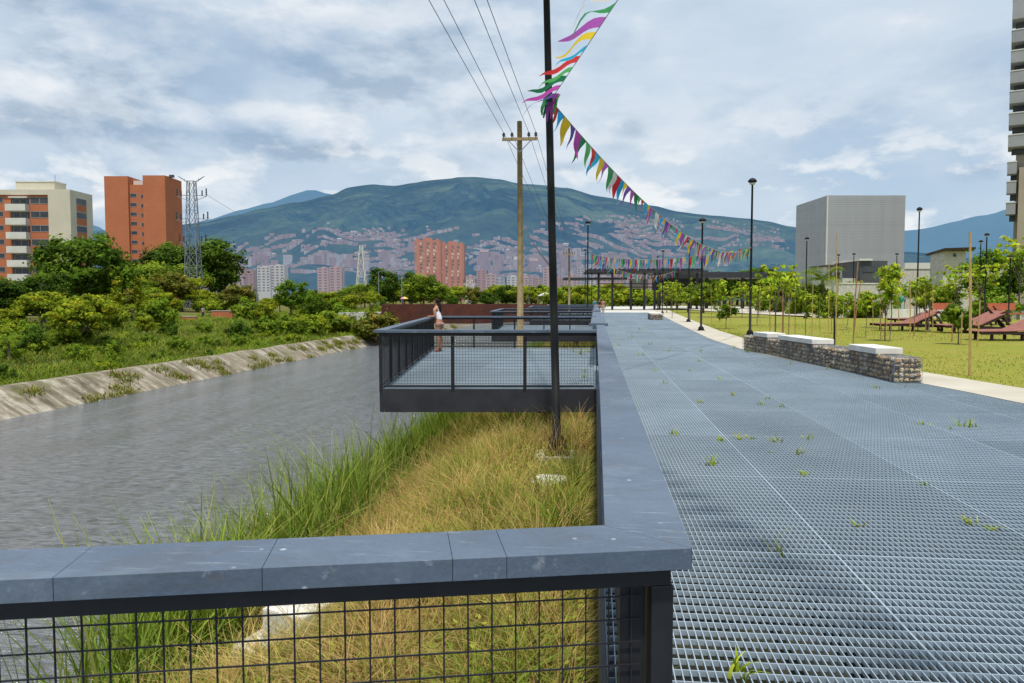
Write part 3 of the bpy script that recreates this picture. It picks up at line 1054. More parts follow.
LAMPS = {}
nl = make_lamp(7.6, -.20, .062)
nl.location = (-.545, 11.3, -.74)
tag(nl, 'tall black lamp post rising from the grassy bank just before the first platform', 'street lamp', 'black park lamp posts')
m = MB(); m.box((-.545, 11.3, -.85), (.62, .60, .215), .05)
tag(m.build('lamp_footing', M['concrete']), 'square concrete footing under the near black lamp post', 'footing')
lp = make_lamp(6.9)
lamps = [  # px, top py, distance, ground z, label
    (752.5, 178, 33.7, 0, 'tall black lamp post standing behind the far end of the long gabion bench'),
    (702.5, 218, 39.4, 0, 'black lamp post on the lawn edge, next left of the one behind the bench'),
    (689.5, 240, 54.8, 0, 'thin black lamp post at the lawn edge, third from the bench going left'),
    (663, 250, 88.5, 0, 'small distant lamp post beside the small gabion seat, the farther right one of two'),
    (657.8, 256, 120, 0, 'small distant lamp post near the small gabion seat, the leftmost along the lawn'),
    (919.6, 207, 60, 0, 'tall black lamp post in front of the blue mountain, right of the grey ribbed building'),
    (807, 237, 66, 0, 'lamp post in front of the left corner of the grey ribbed building'),
    (838.6, 254, 90, .2, 'small lamp post before the lower middle of the grey building, by the small white house'),
    (854, 253, 94, .2, 'small lamp post just right of the small white house before the grey building'),
    (897, 253, 88, .2, 'small lamp post before the right edge of the grey building'),
    (987, 233, 62, 0, 'lamp post beside the round green tree at the foot of the apartment tower'),
    (981, 240, 74, 0, 'slightly lower lamp post paired closely with the one by the round green tree'),
    (1010.5, 255, 60, 0, 'lamp post below the apartment tower at the right picture edge'),
    (588, 220.5, 52, -.2, 'black lamp post behind the platforms at the left side of the walkway'),
    (585.3, 249, 107, -.2, 'distant lamp post close to the left of the taller one behind the platforms'),
    (592, 254, 122, -.2, 'distant lamp post close to the right of the taller one behind the platforms'),
]
for i, (px, py, Y, z0, lab) in enumerate(lamps):
    o = lp if i == 0 else copy_tree(lp)
    p = at_y(px, py, Y)
    o.location = (p.x, Y, z0)
    k = (p.z - z0) / 7.115
    o.scale = (max(1, k * .95), max(1, k * .95), k)
    tag(o, lab, 'street lamp', 'black park lamp posts')

# ------------------------------------------------------------------ bunting
FC = [(.55, .025, .04), (.02, .33, .62), (.70, .48, .02), (.14, .07, .34), (.48, .08, .38), (.02, .17, .07), (.10, .42, .12), (.62, .05, .05), (.03, .40, .60), (.75, .55, .05),
      (.40, .10, .42), (.05, .30, .10), (.62, .62, .58)]
FM = []
for c in FC:
    n = NT('flag_cloth')
    d = n.bsdf(c, .6, 0, .3)
    tr = n.n('ShaderNodeBsdfTranslucent'); tr.inputs[0].default_value = (*c, 1)
    mx = n.n('ShaderNodeMixShader'); mx.inputs[0].default_value = .5
    n.l(d.outputs[0], mx.inputs[1]); n.l(tr.outputs[0], mx.inputs[2]); n.l(mx.outputs[0], n.out.inputs[0])
    FM.append(n.m)


def bunting(a, b, sag, label, spacing, wind, length=.40, base=.15, seed=0, wild=.3, wave=.045):
    rr = random.Random(seed)
    a, b = Vector(a), Vector(b)
    L = (b - a).length
    t = tag(empty('bunting', a), label, 'bunting', 'strings of coloured pennants across the walkway')
    cur = lambda u: a.lerp(b, u) - Vector((0, 0, 1)) * sag * 4 * u * (1 - u)
    m = MB(); m.tube([cur(i / 40) for i in range(41)], .005, 5)
    loc(m.build('string', simple('bunting_string', (.5, .5, .48), None, 3, .8), t), t)
    nfl = min(99, int(L / spacing))
    wv = Vector(wind)
    for i in range(nfl):
        u = (i + .5) / nfl
        p = cur(u); tan = (cur(u + .002) - cur(u - .002)).normalized()
        w = (wv + Vector((rr.uniform(-1, 1), rr.uniform(-1, 1), rr.uniform(-.5, .7))) * wild)
        dn = (Vector((0, 0, -1)) + w).normalized()
        ln = length * rr.uniform(.85, 1.1)
        bs = base * rr.uniform(.75, 1.1)
        side = tan
        nv = side.cross(dn).normalized()
        vs, fs = [], []
        ph, amp = rr.uniform(0, 6.28), rr.uniform(.4, 1) * wave
        K = 9
        for k in range(K):
            s = k / (K - 1)
            c = p + dn * ln * s + nv * amp * math.sin(ph + s * 6) * s + Vector((0, 0, -1)) * .10 * s * s * w.length
            hw = bs * .5 * (1 - s * .97)
            tw = side * math.cos(.7 * math.sin(ph) * s) + nv * math.sin(.7 * math.sin(ph) * s)
            vs += [c - tw * hw, c + tw * hw]
        for k in range(K - 1):
            fs.append((2 * k, 2 * k + 1, 2 * k + 3, 2 * k + 2))
        mm = MB(); mm.add(vs, fs)
        loc(mm.build('pennant', FM[(i + seed) % len(FM)], t, smooth=True), t)
    return t


tie = (-.645, 11.3, 4.43)
pr = at_y(752.5, 247, 33.7); pr = (pr.x - .05, 33.7, pr.z)
pl_ = at_y(588, 254, 52); pl_ = (pl_.x + .04, 52, pl_.z)
bunting(tie, (4.75, -11, 5.1), .12, 'wind-blown pennant string going up from the near lamp post over the photographer', .40, (-1.9, .2, .8), .46, .27, 3, .35, .11)
bunting((-.63, 11.35, 4.40), pr, .95, 'long pennant string sagging from the near lamp post to the far bench end', .255, (-.32, -.15, .05), .38, .31, 0, .25)
bunting((pr[0], pr[1] + .05, pr[2]), pl_, .45, 'pennant string crossing the walkway from the lamp behind the bench', .34, (-.12, 0, 0), .62, .30, 5, .12)
p2 = at_y(689.5, 252, 54.8)
bunting((pl_[0], 52.1, pl_[2] - .05), (p2.x + 1.0, 74, 4.3), .9, 'farther and lower pennant string hanging behind the one that crosses the walkway', .36, (-.3, 0, .1), .62, .28, 8, .5)
# loose flags knotted round the near lamp
m = MB(); kn = empty('pennant_knot', tie); tag(kn, 'bundle of loose green and violet pennants knotted round the near lamp post', 'bunting')
for j, (dx, dy, ln, ci) in enumerate(((-.05, -.06, .34, 5), (-.09, .02, .28, 11), (.03, -.08, .40, 10), (.07, -.07, .36, 4), (.10, -.02, .30, 6))):
    mm = MB(); K = 6; vs = []
    for k in range(K):
        s = k / (K - 1)
        hw = .05 * (1 - .8 * s)
        c = Vector((dx + .02 * math.sin(s * 5 + j) - .10 * s * (1 if j > 1 else .4), dy, .06 - ln * s))
        vs += [c + Vector((-hw, .02 * math.sin(s * 7), 0)), c + Vector((hw, 0, 0))]
    mm.add(vs, [(2 * k, 2 * k + 1, 2 * k + 3, 2 * k + 2) for k in range(K - 1)])
    mm.build('pennant', FM[ci], kn, smooth=True)
mm = MB(); mm.lathe((0, 0, -.02), [(.07, -.05), (.085, 0), (.07, .05)], 12); mm.build('knot', FM[5], kn)

# ------------------------------------------------------------------ utility poles and wires
def utility_pole(x, Y, ztop, label, zb, arm_z):
    t = tag(empty('utility_pole', (x, Y, zb)), label, 'utility pole', 'wooden utility poles')
    m = MB(); m.tube([(0, 0, 0), (.02, 0, (ztop - zb) * .5), (-.02, 0, ztop - zb)], [.135, .118, .095], 12); m.build('pole', M['wood_pole'], t, smooth=True)
    m = MB(); m.box((0, -.12, arm_z - zb), (1.36, .09, .11)); a = m.build('crossarm', M['wood_pole'], t)
    m = MB(); m.bar((-.45, -.13, arm_z - zb - .04), (0, -.13, arm_z - zb - .5), .03); m.bar((.45, -.13, arm_z - zb - .04), (0, -.13, arm_z - zb - .5), .03)
    m.build('brace', M['lattice'], t)
    for dx in (-.62, -.3, .35, .62):
        m = MB(); m.lathe((dx, -.12, arm_z - zb + .055), [(.02, 0), (.025, .05), (.07, .07), (.045, .11), (.065, .13), (.03, .20)], 10); m.build('insulator', M['rubber'], t)
    return t


utility_pole(-2.92, 30, 8.42, 'tall weathered wooden utility pole with a crossarm behind the first platform', -1.9, 7.72)
utility_pole(-2.95, 88, 7.4, 'distant wooden utility pole seen beyond the platforms', -1.6, 6.7)
for j, (dx, lab) in enumerate(((-.62, 'overhead power wire on the outermost river-side insulator'), (-.3, 'overhead power wire on the inner river-side insulator'),
                              (.35, 'overhead power wire on the inner walkway-side insulator'), (.62, 'overhead power wire on the outermost walkway-side insulator'))):
    m = MB()
    pts = []
    for k in range(25):
        u = k / 24; y = -14 + 44 * u
        pts.append((-2.92 + dx - .12 * (1 - u), y, 8.25 + (7.97 - 8.25) * u - .5 * u * (1 - u)))
    for k in range(1, 21):
        u = k / 20
        pts.append((-2.92 + dx, 30 + 58 * u, 7.97 + (6.95 - 7.97) * u - 2.2 * u * (1 - u)))
    m.tube(pts, .0085, 5)
    tag(m.build('power_wire', M['rubber']), lab, 'wire', 'overhead power wires')
m = MB(); m.tube([Vector((-2.85, 29.9, 4.5)).lerp(Vector((-.60, 11.36, 1.95)), k / 12) - Vector((0, 0, .25 * (k / 12) * (1 - k / 12))) for k in range(13)], .014, 6)
tag(m.build('service_cable', M['rubber']), 'slanting dark cable from the wooden utility pole down to the near lamp post', 'cable')

# white stones and a concrete block on the bank
m = MB(); m.ico((-.54, 9.75, -.79), 1, 3, (.28, .20, .085), .13); tag(m.build('stone_slab', M['white_concrete']), 'flat pale stone lying in the dry grass before the lamp footing', 'stone')
m = MB()
p = on_z(303, 602, -1.33)
m.box((p.x, p.y, -1.55), (.50, .56, .44), -.35); m.box((p.x - .34, p.y - .22, -1.74), (.30, .40, .26), -.3)
tag(m.build('concrete_block', M['white_concrete'], bevel=.02), 'pale concrete block on the bank behind the foreground mesh', 'concrete block')
m = MB(); p = on_z(131, 645, -3.2); m.tube([(p.x, p.y, -4.3), (p.x + .02, p.y, -2.55)], .035, 8)
tag(m.build('rusty_stake', M['bamboo_dark']), 'short rusty stake standing among the reeds at the water edge', 'stake')

# ------------------------------------------------------------------ gabion benches
STONE = []
for k, c in enumerate([(.52, .41, .25), (.58, .48, .32), (.38, .28, .17), (.22, .20, .18), (.48, .42, .34), (.42, .28, .16), (.62, .56, .44)]):
    STONE.append(simple('gabion_stone', c, tuple(x * .7 for x in c), 9, .9, bump=.3))


def gabion(t, P0, P1, wdt, h, z0=0.0, ends=(True, True)):
    """a wire cage of stones between two plan points; P0/P1 run along the left edge, wdt to the right of it"""
    P0, P1 = Vector(P0), Vector(P1)
    d = (P1 - P0).normalized(); nr = Vector((d.y, -d.x)); L = (P1 - P0).length
    me = bpy.data.meshes.new('core')
    m = MB(); q = [P0 + nr * .05 + d * .05, P0 + nr * (wdt - .05) + d * .05, P1 + nr * (wdt - .05) - d * .05, P1 + nr * .05 - d * .05]
    m.prism([(v.x, v.y) for v in q], z0 + .01, z0 + h - .045)
    loc(m.build('core_fill', M['darkwall'], t), t)
    ms = [MB() for _ in STONE]

    def put(p, z, ax):
        k = random.randrange(len(STONE))
        rot = Euler((random.uniform(-.5, .5), random.uniform(-.5, .5), random.uniform(0, 6.3))).to_matrix()
        ms[k].ico((p.x, p.y, z), random.uniform(.042, .060), 1, (random.uniform(.75, 1.2), random.uniform(.75, 1.15), random.uniform(.75, 1.15)), .2, rot)
    st = .092
    rows = int(h / .082)
    for j in range(rows):
        z = z0 + .045 + j * (h - .09) / (rows - 1)
        for i in range(int(L / st)):
            a = P0 + d * (st * (i + .5) + random.uniform(-.015, .015))
            put(a + nr * .05, z + random.uniform(-.012, .012), 0); put(a + nr * (wdt - .05), z, 0)
        for i in range(int(wdt / st)):
            a = nr * (st * (i + .5) + .01)
            if ends[0]: put(P0 + a + d * .05, z + random.uniform(-.012, .012), 1)
            if ends[1]: put(P1 + a - d * .05, z, 1)
    for i in range(int(L / st)):
        for k in range(1, int(wdt / st)):
            put(P0 + d * st * (i + .5) + nr * (st * k + .02), z0 + h - .05, 2)
    # stones of all tones are one fill with several materials
    big = MB(); mats = []
    for k, q in enumerate(ms):
        big.add(q.v, q.f); mats += [k] * len(q.f)
    o = big.build('stone_fill', STONE[0], t)
    for s in STONE[1:]: o.data.materials.append(s)
    o.data.polygons.foreach_set('material_index', mats)
    loc(o, t)
    wm = MB(); w = .0045
    e = .004
    for side in (-e, wdt + e):
        k = int(L / .09)
        for i in range(k + 1):
            p = P0 + d * (L * i / k) + nr * side
            wm.bar((p.x, p.y, z0), (p.x, p.y, z0 + h + .005), w)
        for j in range(int(h / .09) + 1):
            a, b = P0 + nr * side, P1 + nr * side
            wm.bar((a.x, a.y, z0 + j * .09 + .01), (b.x, b.y, z0 + j * .09 + .01), w)
    for q, on in ((P0 - d * e, ends[0]), (P1 + d * e, ends[1])):
        if not on: continue
        for i in range(int(wdt / .09) + 1):
            p = q + nr * i * .09; wm.bar((p.x, p.y, z0), (p.x, p.y, z0 + h + .005), w)
        for j in range(int(h / .09) + 1):
            b = q + nr * wdt; wm.bar((q.x, q.y, z0 + j * .09 + .01), (b.x, b.y, z0 + j * .09 + .01), w)
    for i in range(int(L / .09) + 1):
        p = P0 + d * i * .09; b = p + nr * wdt; wm.bar((p.x, p.y, z0 + h + .006), (b.x, b.y, z0 + h + .006), w)
    loc(wm.build('wire_basket', M['lattice'], t), t)


gb = tag(empty('gabion_bench', (5.2, 19, 0)), 'long stone-filled gabion bench with three white concrete seat slabs', 'bench', 'gabion seats by the walkway')
BL = [(5.50, 14.84), (5.41, 16.6), (5.22, 18.5), (4.98, 20.6), (4.78, 22.5), (4.50, 24.2)]
for i in range(len(BL) - 1):
    gabion(gb, BL[i], Vector(BL[i + 1]) - (Vector(BL[i + 1]) - Vector(BL[i])).normalized() * .03, .50, .46, .004)


def bl(y):
    for (a, b), (c, d) in zip(BL, BL[1:]):
        if b <= y <= d: return a + (c - a) * (y - b) / (d - b)
    return BL[-1][0] if y > 20 else BL[0][0]


for ya, yb in ((15.65, 17.0), (19.0, 21.3), (22.2, 23.3)):
    m = MB()
    poly = [(bl(ya) - .015, ya), (bl(ya) + .50, ya + .02), (bl(yb) + .50, yb + .02), (bl(yb) - .015, yb)]
    m.prism(poly, .475, .600)
    loc(m.build('seat_slab', M['white_concrete'], gb, bevel=.012), gb)
g2 = tag(empty('gabion_bench', (4.6, 58, 0)), 'small short gabion seat with a pale top, far along the walkway', 'bench', 'gabion seats by the walkway')
p = on_z(650, 320, 0)
gabion(g2, (p.x + .05, p.y), (p.x + .05, p.y + 3.2), .95, .42, .004)
m = MB(); m.prism([(p.x + .02, p.y + .2), (p.x + .98, p.y + .2), (p.x + .98, p.y + 3.0), (p.x + .02, p.y + 3.0)], .43, .53); loc(m.build('seat_slab', M['white_concrete'], g2, bevel=.012), g2)

# ------------------------------------------------------------------ timber loungers on the lawn
def make_lounger():
    t = empty('sun_lounger')
    prof = [(0, .36), (1.75, .40), (2.85, .96)]
    W2 = .95
    m = MB()
    for (xa, za), (xb, zb) in zip(prof, prof[1:]):
        L = math.hypot(xb - xa, zb - za); k = int(L / .115); ang = math.atan2(zb - za, xb - xa)
        for i in range(k):
            u = (i + .5) / k
            m.box((xa + (xb - xa) * u, 0, za + (zb - za) * u), (L / k - .012, 2 * W2, .035), 0, 0, -ang)
    m.build('slats', M['deckwood'], t)
    m = MB()
    for s in (-W2 + .06, 0, W2 - .06):
        m.bar((.03, s, .28), (1.80, s, .30), .07, .11)
        m.bar((1.72, s, .30), (2.86, s, .88), .07, .11)
        m.bar((2.86, s, .90), (3.22, s, .30), .07, .10)
        m.bar((1.7, s, .22), (3.25, s, .22), .07, .09)
    m.build('frame', M['deckdark'], t)
    m = MB()
    for k in range(5):
        u = (k + .5) / 5; m.box((2.89 + .33 * u, 0, .88 - .55 * u), (.03, 2 * W2, .11), 0, .5)
    m.build('back_panel', M['deckdark'], t)
    for x in (.55, 1.75, 3.1):
        for s in (-.7, .7):
            m = MB(); m.box((x, s, .09), (.10, .10, .26)); m.build('leg', M['deckdark'], t)
    return t


L0 = make_lounger()
for i, (px, py, dy, rz, lab) in enumerate(((882, 331, 0, .02, 'red-brown timber lounger with raised back, leftmost on the lawn'),
                                          (946, 333, 0, .02, 'red-brown timber lounger just right of the leftmost one, near the tall bamboo stake'),
                                          (982, 341, 0, 0, 'red-brown timber lounger nearest the walkway, cut by the right picture edge'),
                                          (897, 324.5, 0, .03, 'red-brown timber lounger behind the leftmost one, mostly hidden by it'),
                                          (962, 325, 0, .03, 'red-brown timber lounger standing in the back row behind the bamboo stake'))):
    o = L0 if i == 0 else copy_tree(L0)
    p = on_z(px, py, 0)
    o.scale = (.9, .9, .88); o.location = (p.x, p.y + .95, 0.03); o.rotation_euler = (0, 0, rz)
    tag(o, lab, 'lounger', 'timber loungers on the lawn')

# orange timber benches behind the lawn
def wood_bench(px, py, Y, wpx, lab):
    p = at_y(px, py, Y); wv = wpx * Y / FPX
    t = tag(empty('park_bench', (p.x, Y, .05)), lab, 'bench', 'orange timber benches at the back of the lawn')
    m = MB(); m.box((0, 0, .45), (wv, .55, .10)); m.build('seat', M['orange_wood'], t)
    m = MB(); m.box((0, .28, .98), (wv * .72, .08, .52), 0, -.15); m.build('backrest', M['orange_wood'], t)
    for s in (-.42, .42):
        m = MB(); m.box((s * wv, 0, .2), (.12, .5, .4)); m.build('leg', M['concrete'], t)
    m = MB(); m.box((.2 * wv, .27, .6), (.08, .08, .5)); m.box((-.2 * wv, .27, .6), (.08, .08, .5)); m.build('bracket', M['deckdark'], t)


wood_bench(1003, 312, 62, 34, 'orange-brown timber bench with a backrest behind the loungers')
wood_bench(943, 313, 64, 24, 'low orange-brown bench behind the leftmost lounger')
# ------------------------------------------------------------------ trees and shrubs
def crown_mesh(name, rad, c0, ncl, nleaf, leaf, pal, seed, shell=.55, clr=.30, wts=None, flat=.75, dark=.76, bottom=-1.0, layered=0):
    r = np.random.default_rng(seed)
    d = r.normal(size=(ncl * 3, 3)); d /= np.linalg.norm(d, axis=1)[:, None]
    d = d[d[:, 2] > bottom][:ncl]; ncl = len(d)
    rr = r.uniform(shell, 1.0, ncl) ** .8 * r.uniform(.82, 1.12, ncl)
    rad = np.array(rad); c0 = np.array(c0)
    cc = d * rr[:, None] * rad * (1 - clr * .6)
    if layered: cc[:, 2] = np.round(cc[:, 2] / rad[2] * layered) / layered * rad[2] + r.normal(0, .05 * rad[2], ncl)
    ct = r.uniform(.62, 1.25, ncl)
    sz = r.uniform(.6, 1.25, ncl)
    i = r.integers(0, ncl, nleaf)
    off = r.normal(size=(nleaf, 3)); off /= np.linalg.norm(off, axis=1)[:, None]
    k = np.minimum(np.abs(r.normal(.55, .42, nleaf)), 1.7)
    off = off * (k * sz[i] * clr)[:, None] * rad.mean() * np.array([1, 1, flat])
    p = cc[i] + off
    outn = off / (np.linalg.norm(off, axis=1)[:, None] + 1e-6) + p / (np.linalg.norm(p, axis=1)[:, None] + 1e-6) * .4
    nrm = outn + r.normal(0, .55, (nleaf, 3)) + np.array([0, 0, .35])
    nrm /= np.linalg.norm(nrm, axis=1)[:, None]
    a = np.cross(nrm, r.normal(size=(nleaf, 3))); a /= np.linalg.norm(a, axis=1)[:, None]
    b = np.cross(nrm, a)
    ls = leaf * r.uniform(.6, 1.35, nleaf)
    V = np.zeros((nleaf, 4, 3))
    V[:, 0] = p - a * ls[:, None] * .62; V[:, 2] = p + a * ls[:, None] * .62
    V[:, 1] = p + b * ls[:, None] * .34 - nrm * ls[:, None] * .10; V[:, 3] = p - b * ls[:, None] * .34 - nrm * ls[:, None] * .10
    V += c0
    pal = np.array(pal)
    base = pal[r.choice(len(pal), ncl, p=wts)][i] * .65 + pal[r.choice(len(pal), nleaf, p=wts)] * .35
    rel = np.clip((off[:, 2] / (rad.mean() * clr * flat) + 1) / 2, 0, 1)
    base = base * (ct[i] * r.uniform(.75, 1.2, nleaf) * (dark + (1.12 - dark) * rel))[:, None]  # leaves low in each clump darkened: shade painted into the leaf colour
    C = np.repeat(base[:, None], 4, 1)
    q = np.arange(nleaf * 4).reshape(-1, 4)
    me = np_mesh(name, V.reshape(-1, 3), q, C.reshape(-1, 3))
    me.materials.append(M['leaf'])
    return me


def trunk_mb(h, r0, spread, ztop, nb=5, seed=0, z0=-.3):
    rr = random.Random(seed)
    m = MB()
    m.tube([(0, 0, z0), (rr.uniform(-.05, .05) * h, rr.uniform(-.05, .05) * h, h * .5), (0, 0, h)], [r0 * 1.25, r0 * .9, r0 * .7], 8)
    for k in range(nb):
        a = 6.283 * k / nb + rr.uniform(-.4, .4)
        m.tube([(0, 0, h * rr.uniform(.75, .98)), (spread * .45 * math.cos(a), spread * .45 * math.sin(a), h + (ztop - h) * .45),
                (spread * .85 * math.cos(a), spread * .85 * math.sin(a), h + (ztop - h) * rr.uniform(.6, .95))], [r0 * .55, r0 * .35, r0 * .12], 6)
    return m


DK = [(.030, .062, .009), (.045, .085, .011), (.062, .110, .014), (.020, .042, .008)]
MG = [(.075, .130, .014), (.105, .160, .016), (.055, .095, .012), (.13, .175, .02)]
YG = [(.125, .170, .015), (.170, .195, .018), (.095, .145, .013), (.20, .195, .022)]
LM = [(.17, .26, .03), (.23, .29, .032), (.13, .21, .022), (.27, .29, .04)]
OL = [(.085, .10, .022), (.12, .125, .025), (.06, .072, .016), (.14, .115, .03)]


def tree(name, crown, trunk=None):
    t = empty(name)
    link('crown', crown, None, t)
    if trunk is not None: trunk.build('trunk', M['bark'], t, smooth=True)
    return t


PROTO = {}


def proto(key, *a):
    PROTO[key] = [tree(*a), False]


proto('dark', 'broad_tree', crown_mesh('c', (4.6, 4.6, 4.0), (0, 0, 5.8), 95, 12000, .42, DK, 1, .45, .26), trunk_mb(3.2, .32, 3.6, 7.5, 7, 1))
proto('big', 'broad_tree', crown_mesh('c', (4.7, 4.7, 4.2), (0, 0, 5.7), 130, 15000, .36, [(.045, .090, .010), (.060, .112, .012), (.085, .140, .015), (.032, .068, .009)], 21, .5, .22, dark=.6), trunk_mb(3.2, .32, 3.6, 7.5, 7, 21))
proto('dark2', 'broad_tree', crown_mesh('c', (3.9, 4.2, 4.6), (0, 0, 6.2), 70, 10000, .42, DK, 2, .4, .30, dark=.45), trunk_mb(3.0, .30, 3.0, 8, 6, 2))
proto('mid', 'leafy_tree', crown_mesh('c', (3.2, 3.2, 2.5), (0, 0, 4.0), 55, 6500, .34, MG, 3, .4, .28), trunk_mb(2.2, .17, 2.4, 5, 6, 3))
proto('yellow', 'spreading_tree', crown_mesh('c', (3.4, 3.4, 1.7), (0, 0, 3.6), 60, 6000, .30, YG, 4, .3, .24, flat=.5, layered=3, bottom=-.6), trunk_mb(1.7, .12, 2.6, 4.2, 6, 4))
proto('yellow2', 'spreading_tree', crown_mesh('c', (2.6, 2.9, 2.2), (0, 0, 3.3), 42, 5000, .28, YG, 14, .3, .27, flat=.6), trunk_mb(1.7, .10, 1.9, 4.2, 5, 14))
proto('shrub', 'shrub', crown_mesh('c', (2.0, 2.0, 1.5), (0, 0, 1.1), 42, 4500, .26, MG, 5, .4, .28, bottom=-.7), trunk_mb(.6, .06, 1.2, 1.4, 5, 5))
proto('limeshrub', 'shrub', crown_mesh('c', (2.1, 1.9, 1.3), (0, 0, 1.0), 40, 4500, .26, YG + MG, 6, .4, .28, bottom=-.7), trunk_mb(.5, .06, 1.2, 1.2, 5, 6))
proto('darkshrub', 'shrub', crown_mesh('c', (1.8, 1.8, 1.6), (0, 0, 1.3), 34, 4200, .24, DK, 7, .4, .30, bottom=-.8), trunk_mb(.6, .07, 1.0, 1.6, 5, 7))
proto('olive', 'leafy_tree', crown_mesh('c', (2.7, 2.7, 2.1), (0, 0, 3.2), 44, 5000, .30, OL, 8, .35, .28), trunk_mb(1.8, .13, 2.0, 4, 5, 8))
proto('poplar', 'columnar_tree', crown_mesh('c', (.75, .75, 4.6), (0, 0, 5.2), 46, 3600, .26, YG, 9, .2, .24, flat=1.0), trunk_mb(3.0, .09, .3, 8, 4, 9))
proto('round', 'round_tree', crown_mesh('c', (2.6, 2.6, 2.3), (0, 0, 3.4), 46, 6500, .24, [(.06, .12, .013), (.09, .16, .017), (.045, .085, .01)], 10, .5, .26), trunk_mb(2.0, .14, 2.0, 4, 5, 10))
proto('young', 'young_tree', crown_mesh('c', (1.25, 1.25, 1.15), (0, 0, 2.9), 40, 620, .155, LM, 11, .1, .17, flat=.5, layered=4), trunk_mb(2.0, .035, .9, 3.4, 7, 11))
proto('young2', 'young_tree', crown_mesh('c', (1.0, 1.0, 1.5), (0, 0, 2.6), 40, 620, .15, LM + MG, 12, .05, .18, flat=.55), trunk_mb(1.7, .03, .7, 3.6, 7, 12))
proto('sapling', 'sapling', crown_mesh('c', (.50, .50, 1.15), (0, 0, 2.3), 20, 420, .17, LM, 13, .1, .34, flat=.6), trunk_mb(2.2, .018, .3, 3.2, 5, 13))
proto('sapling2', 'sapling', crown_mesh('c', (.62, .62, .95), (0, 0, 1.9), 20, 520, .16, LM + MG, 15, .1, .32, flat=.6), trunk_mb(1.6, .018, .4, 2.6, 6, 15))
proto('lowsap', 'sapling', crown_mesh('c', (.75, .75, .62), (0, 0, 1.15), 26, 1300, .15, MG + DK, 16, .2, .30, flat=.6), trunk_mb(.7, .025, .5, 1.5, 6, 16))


def palm_proto(name, h, fronds, L, pal, seed):
    rr = random.Random(seed)
    t = empty(name)
    m = MB(); m.tube([(0, 0, -.2), (.05, 0, h * .5), (0, 0, h)], [.17, .12, .10], 9); m.build('trunk', M['bark'], t, smooth=True)
    V, C = [], []
    for k in range(fronds):
        a = 6.283 * k / fronds + rr.uniform(-.2, .2); e = rr.uniform(.1, 1.2)
        c = Vector(rr.choice(pal))
        prev = Vector((0, 0, h))
        for j in range(14):
            s = (j + 1) / 14
            el = e - 1.9 * s * s
            stp = Vector((math.cos(a) * math.cos(el), math.sin(a) * math.cos(el), math.sin(el))) * L / 14
            p = prev + stp
            side = Vector((-math.sin(a), math.cos(a), 0))
            ll = L * .30 * math.sin(math.pi * min(1, s * .9 + .08))
            for sg in (-1, 1):
                tip = p + side * sg * ll + stp * 2 - Vector((0, 0, ll * .55))
                V += [prev, prev + stp * .55, tip, tip - stp * .1]
                C += [c * rr.uniform(.6, 1.1)] * 4
            prev = p
    me = np_mesh('c', np.array([tuple(v) for v in V]), np.arange(len(V)).reshape(-1, 4), np.array([tuple(c) for c in C]))
    me.materials.append(M['leaf']); link('crown', me, None, t)
    return t


PROTO['palm'] = [palm_proto('palm_tree', 2.3, 16, 1.7, MG, 3), False]


def plant(key, x, y, z, s, label, group=None, rz=None, sz=None, cat='tree'):
    pr = PROTO[key]
    o = copy_tree(pr[0]) if pr[1] else pr[0]
    pr[1] = True
    o.location = (x, y, z)
    o.rotation_euler = (0, 0, random.uniform(0, 6.28) if rz is None else rz)
    o.scale = (s, s, sz or s)
    return tag(o, label, cat, group)


def base_z(x, y):
    return ground_z(x, y)


def plant_px(key, px, pbase, ptop, Y, hnom, label, group=None, cat='tree', wid=1.0, z=None):
    """plant a tree where the ray through px meets distance Y; its height from base row to top row"""
    a = at_y(px, pbase, Y); b = at_y(px, ptop, Y)
    z0 = base_z(a.x, Y) if z is None else z
    h = b.z - z0
    s = h / hnom
    return plant(key, a.x, Y, z0 - .05 * s, s * wid, label, group, sz=s, cat=cat)


FB = 'trees and shrubs on the far river bank'
plant_px('big', 84, 330, 226, 78, 9.9, 'big round green tree in front of the cream and brick apartment block', FB, wid=1.12)
plant_px('dark', 45, 330, 268, 70, 9.9, 'dark green tree at the lower left of the big round tree', FB, wid=1.1)
plant_px('dark2', 5, 350, 272, 66, 11.0, 'dark tree cut by the left picture edge below the apartment block', FB, wid=1.2)
plant_px('dark2', 212, 330, 231, 165, 11.0, 'tall dark tree directly behind the lattice power pylon', FB, wid=1.35)
plant_px('dark2', 168, 330, 236, 160, 11.0, 'dark green tree between the brick tower and the power pylon', FB, wid=1.2)
plant_px('mid', 148, 330, 258, 130, 6.6, 'mid green tree below the brick tower', FB, wid=1.3)
plant_px('mid', 190, 330, 262, 150, 6.6, 'mid green tree at the left foot of the power pylon', FB, wid=1.2)
plant_px('olive', 238, 320, 281, 120, 5.4, 'olive brown tree right of the power pylon', FB, wid=1.3)
plant_px('round', 291, 315, 276, 115, 5.8, 'dark rounded tree left of the white apartment blocks', FB, wid=1.1)
plant_px('round', 312, 318, 288, 100, 5.8, 'small dark round tree among paler shrubs', FB, wid=.9)
plant_px('dark', 385, 318, 265, 215, 9.9, 'dark green tree left of the tall brick towers', FB)
plant_px('dark2', 412, 318, 268, 230, 11, 'dark tree at the left foot of the tall brick towers', FB, wid=1.1)
plant_px('mid', 424, 318, 272, 200, 6.6, 'rounded green tree before the tall brick towers', FB, wid=1.3)
plant_px('poplar', 118, 330, 268, 76, 9.9, 'slender yellow-green columnar tree, the left one of two', FB, wid=1.2)
plant_px('poplar', 139, 330, 265, 80, 9.9, 'slender yellow-green columnar tree, the right one of two', FB, wid=1.0)
plant_px('palm', 10, 374, 334, 43, 3.0, 'small palm-like tree at the left picture edge above the embankment', FB)
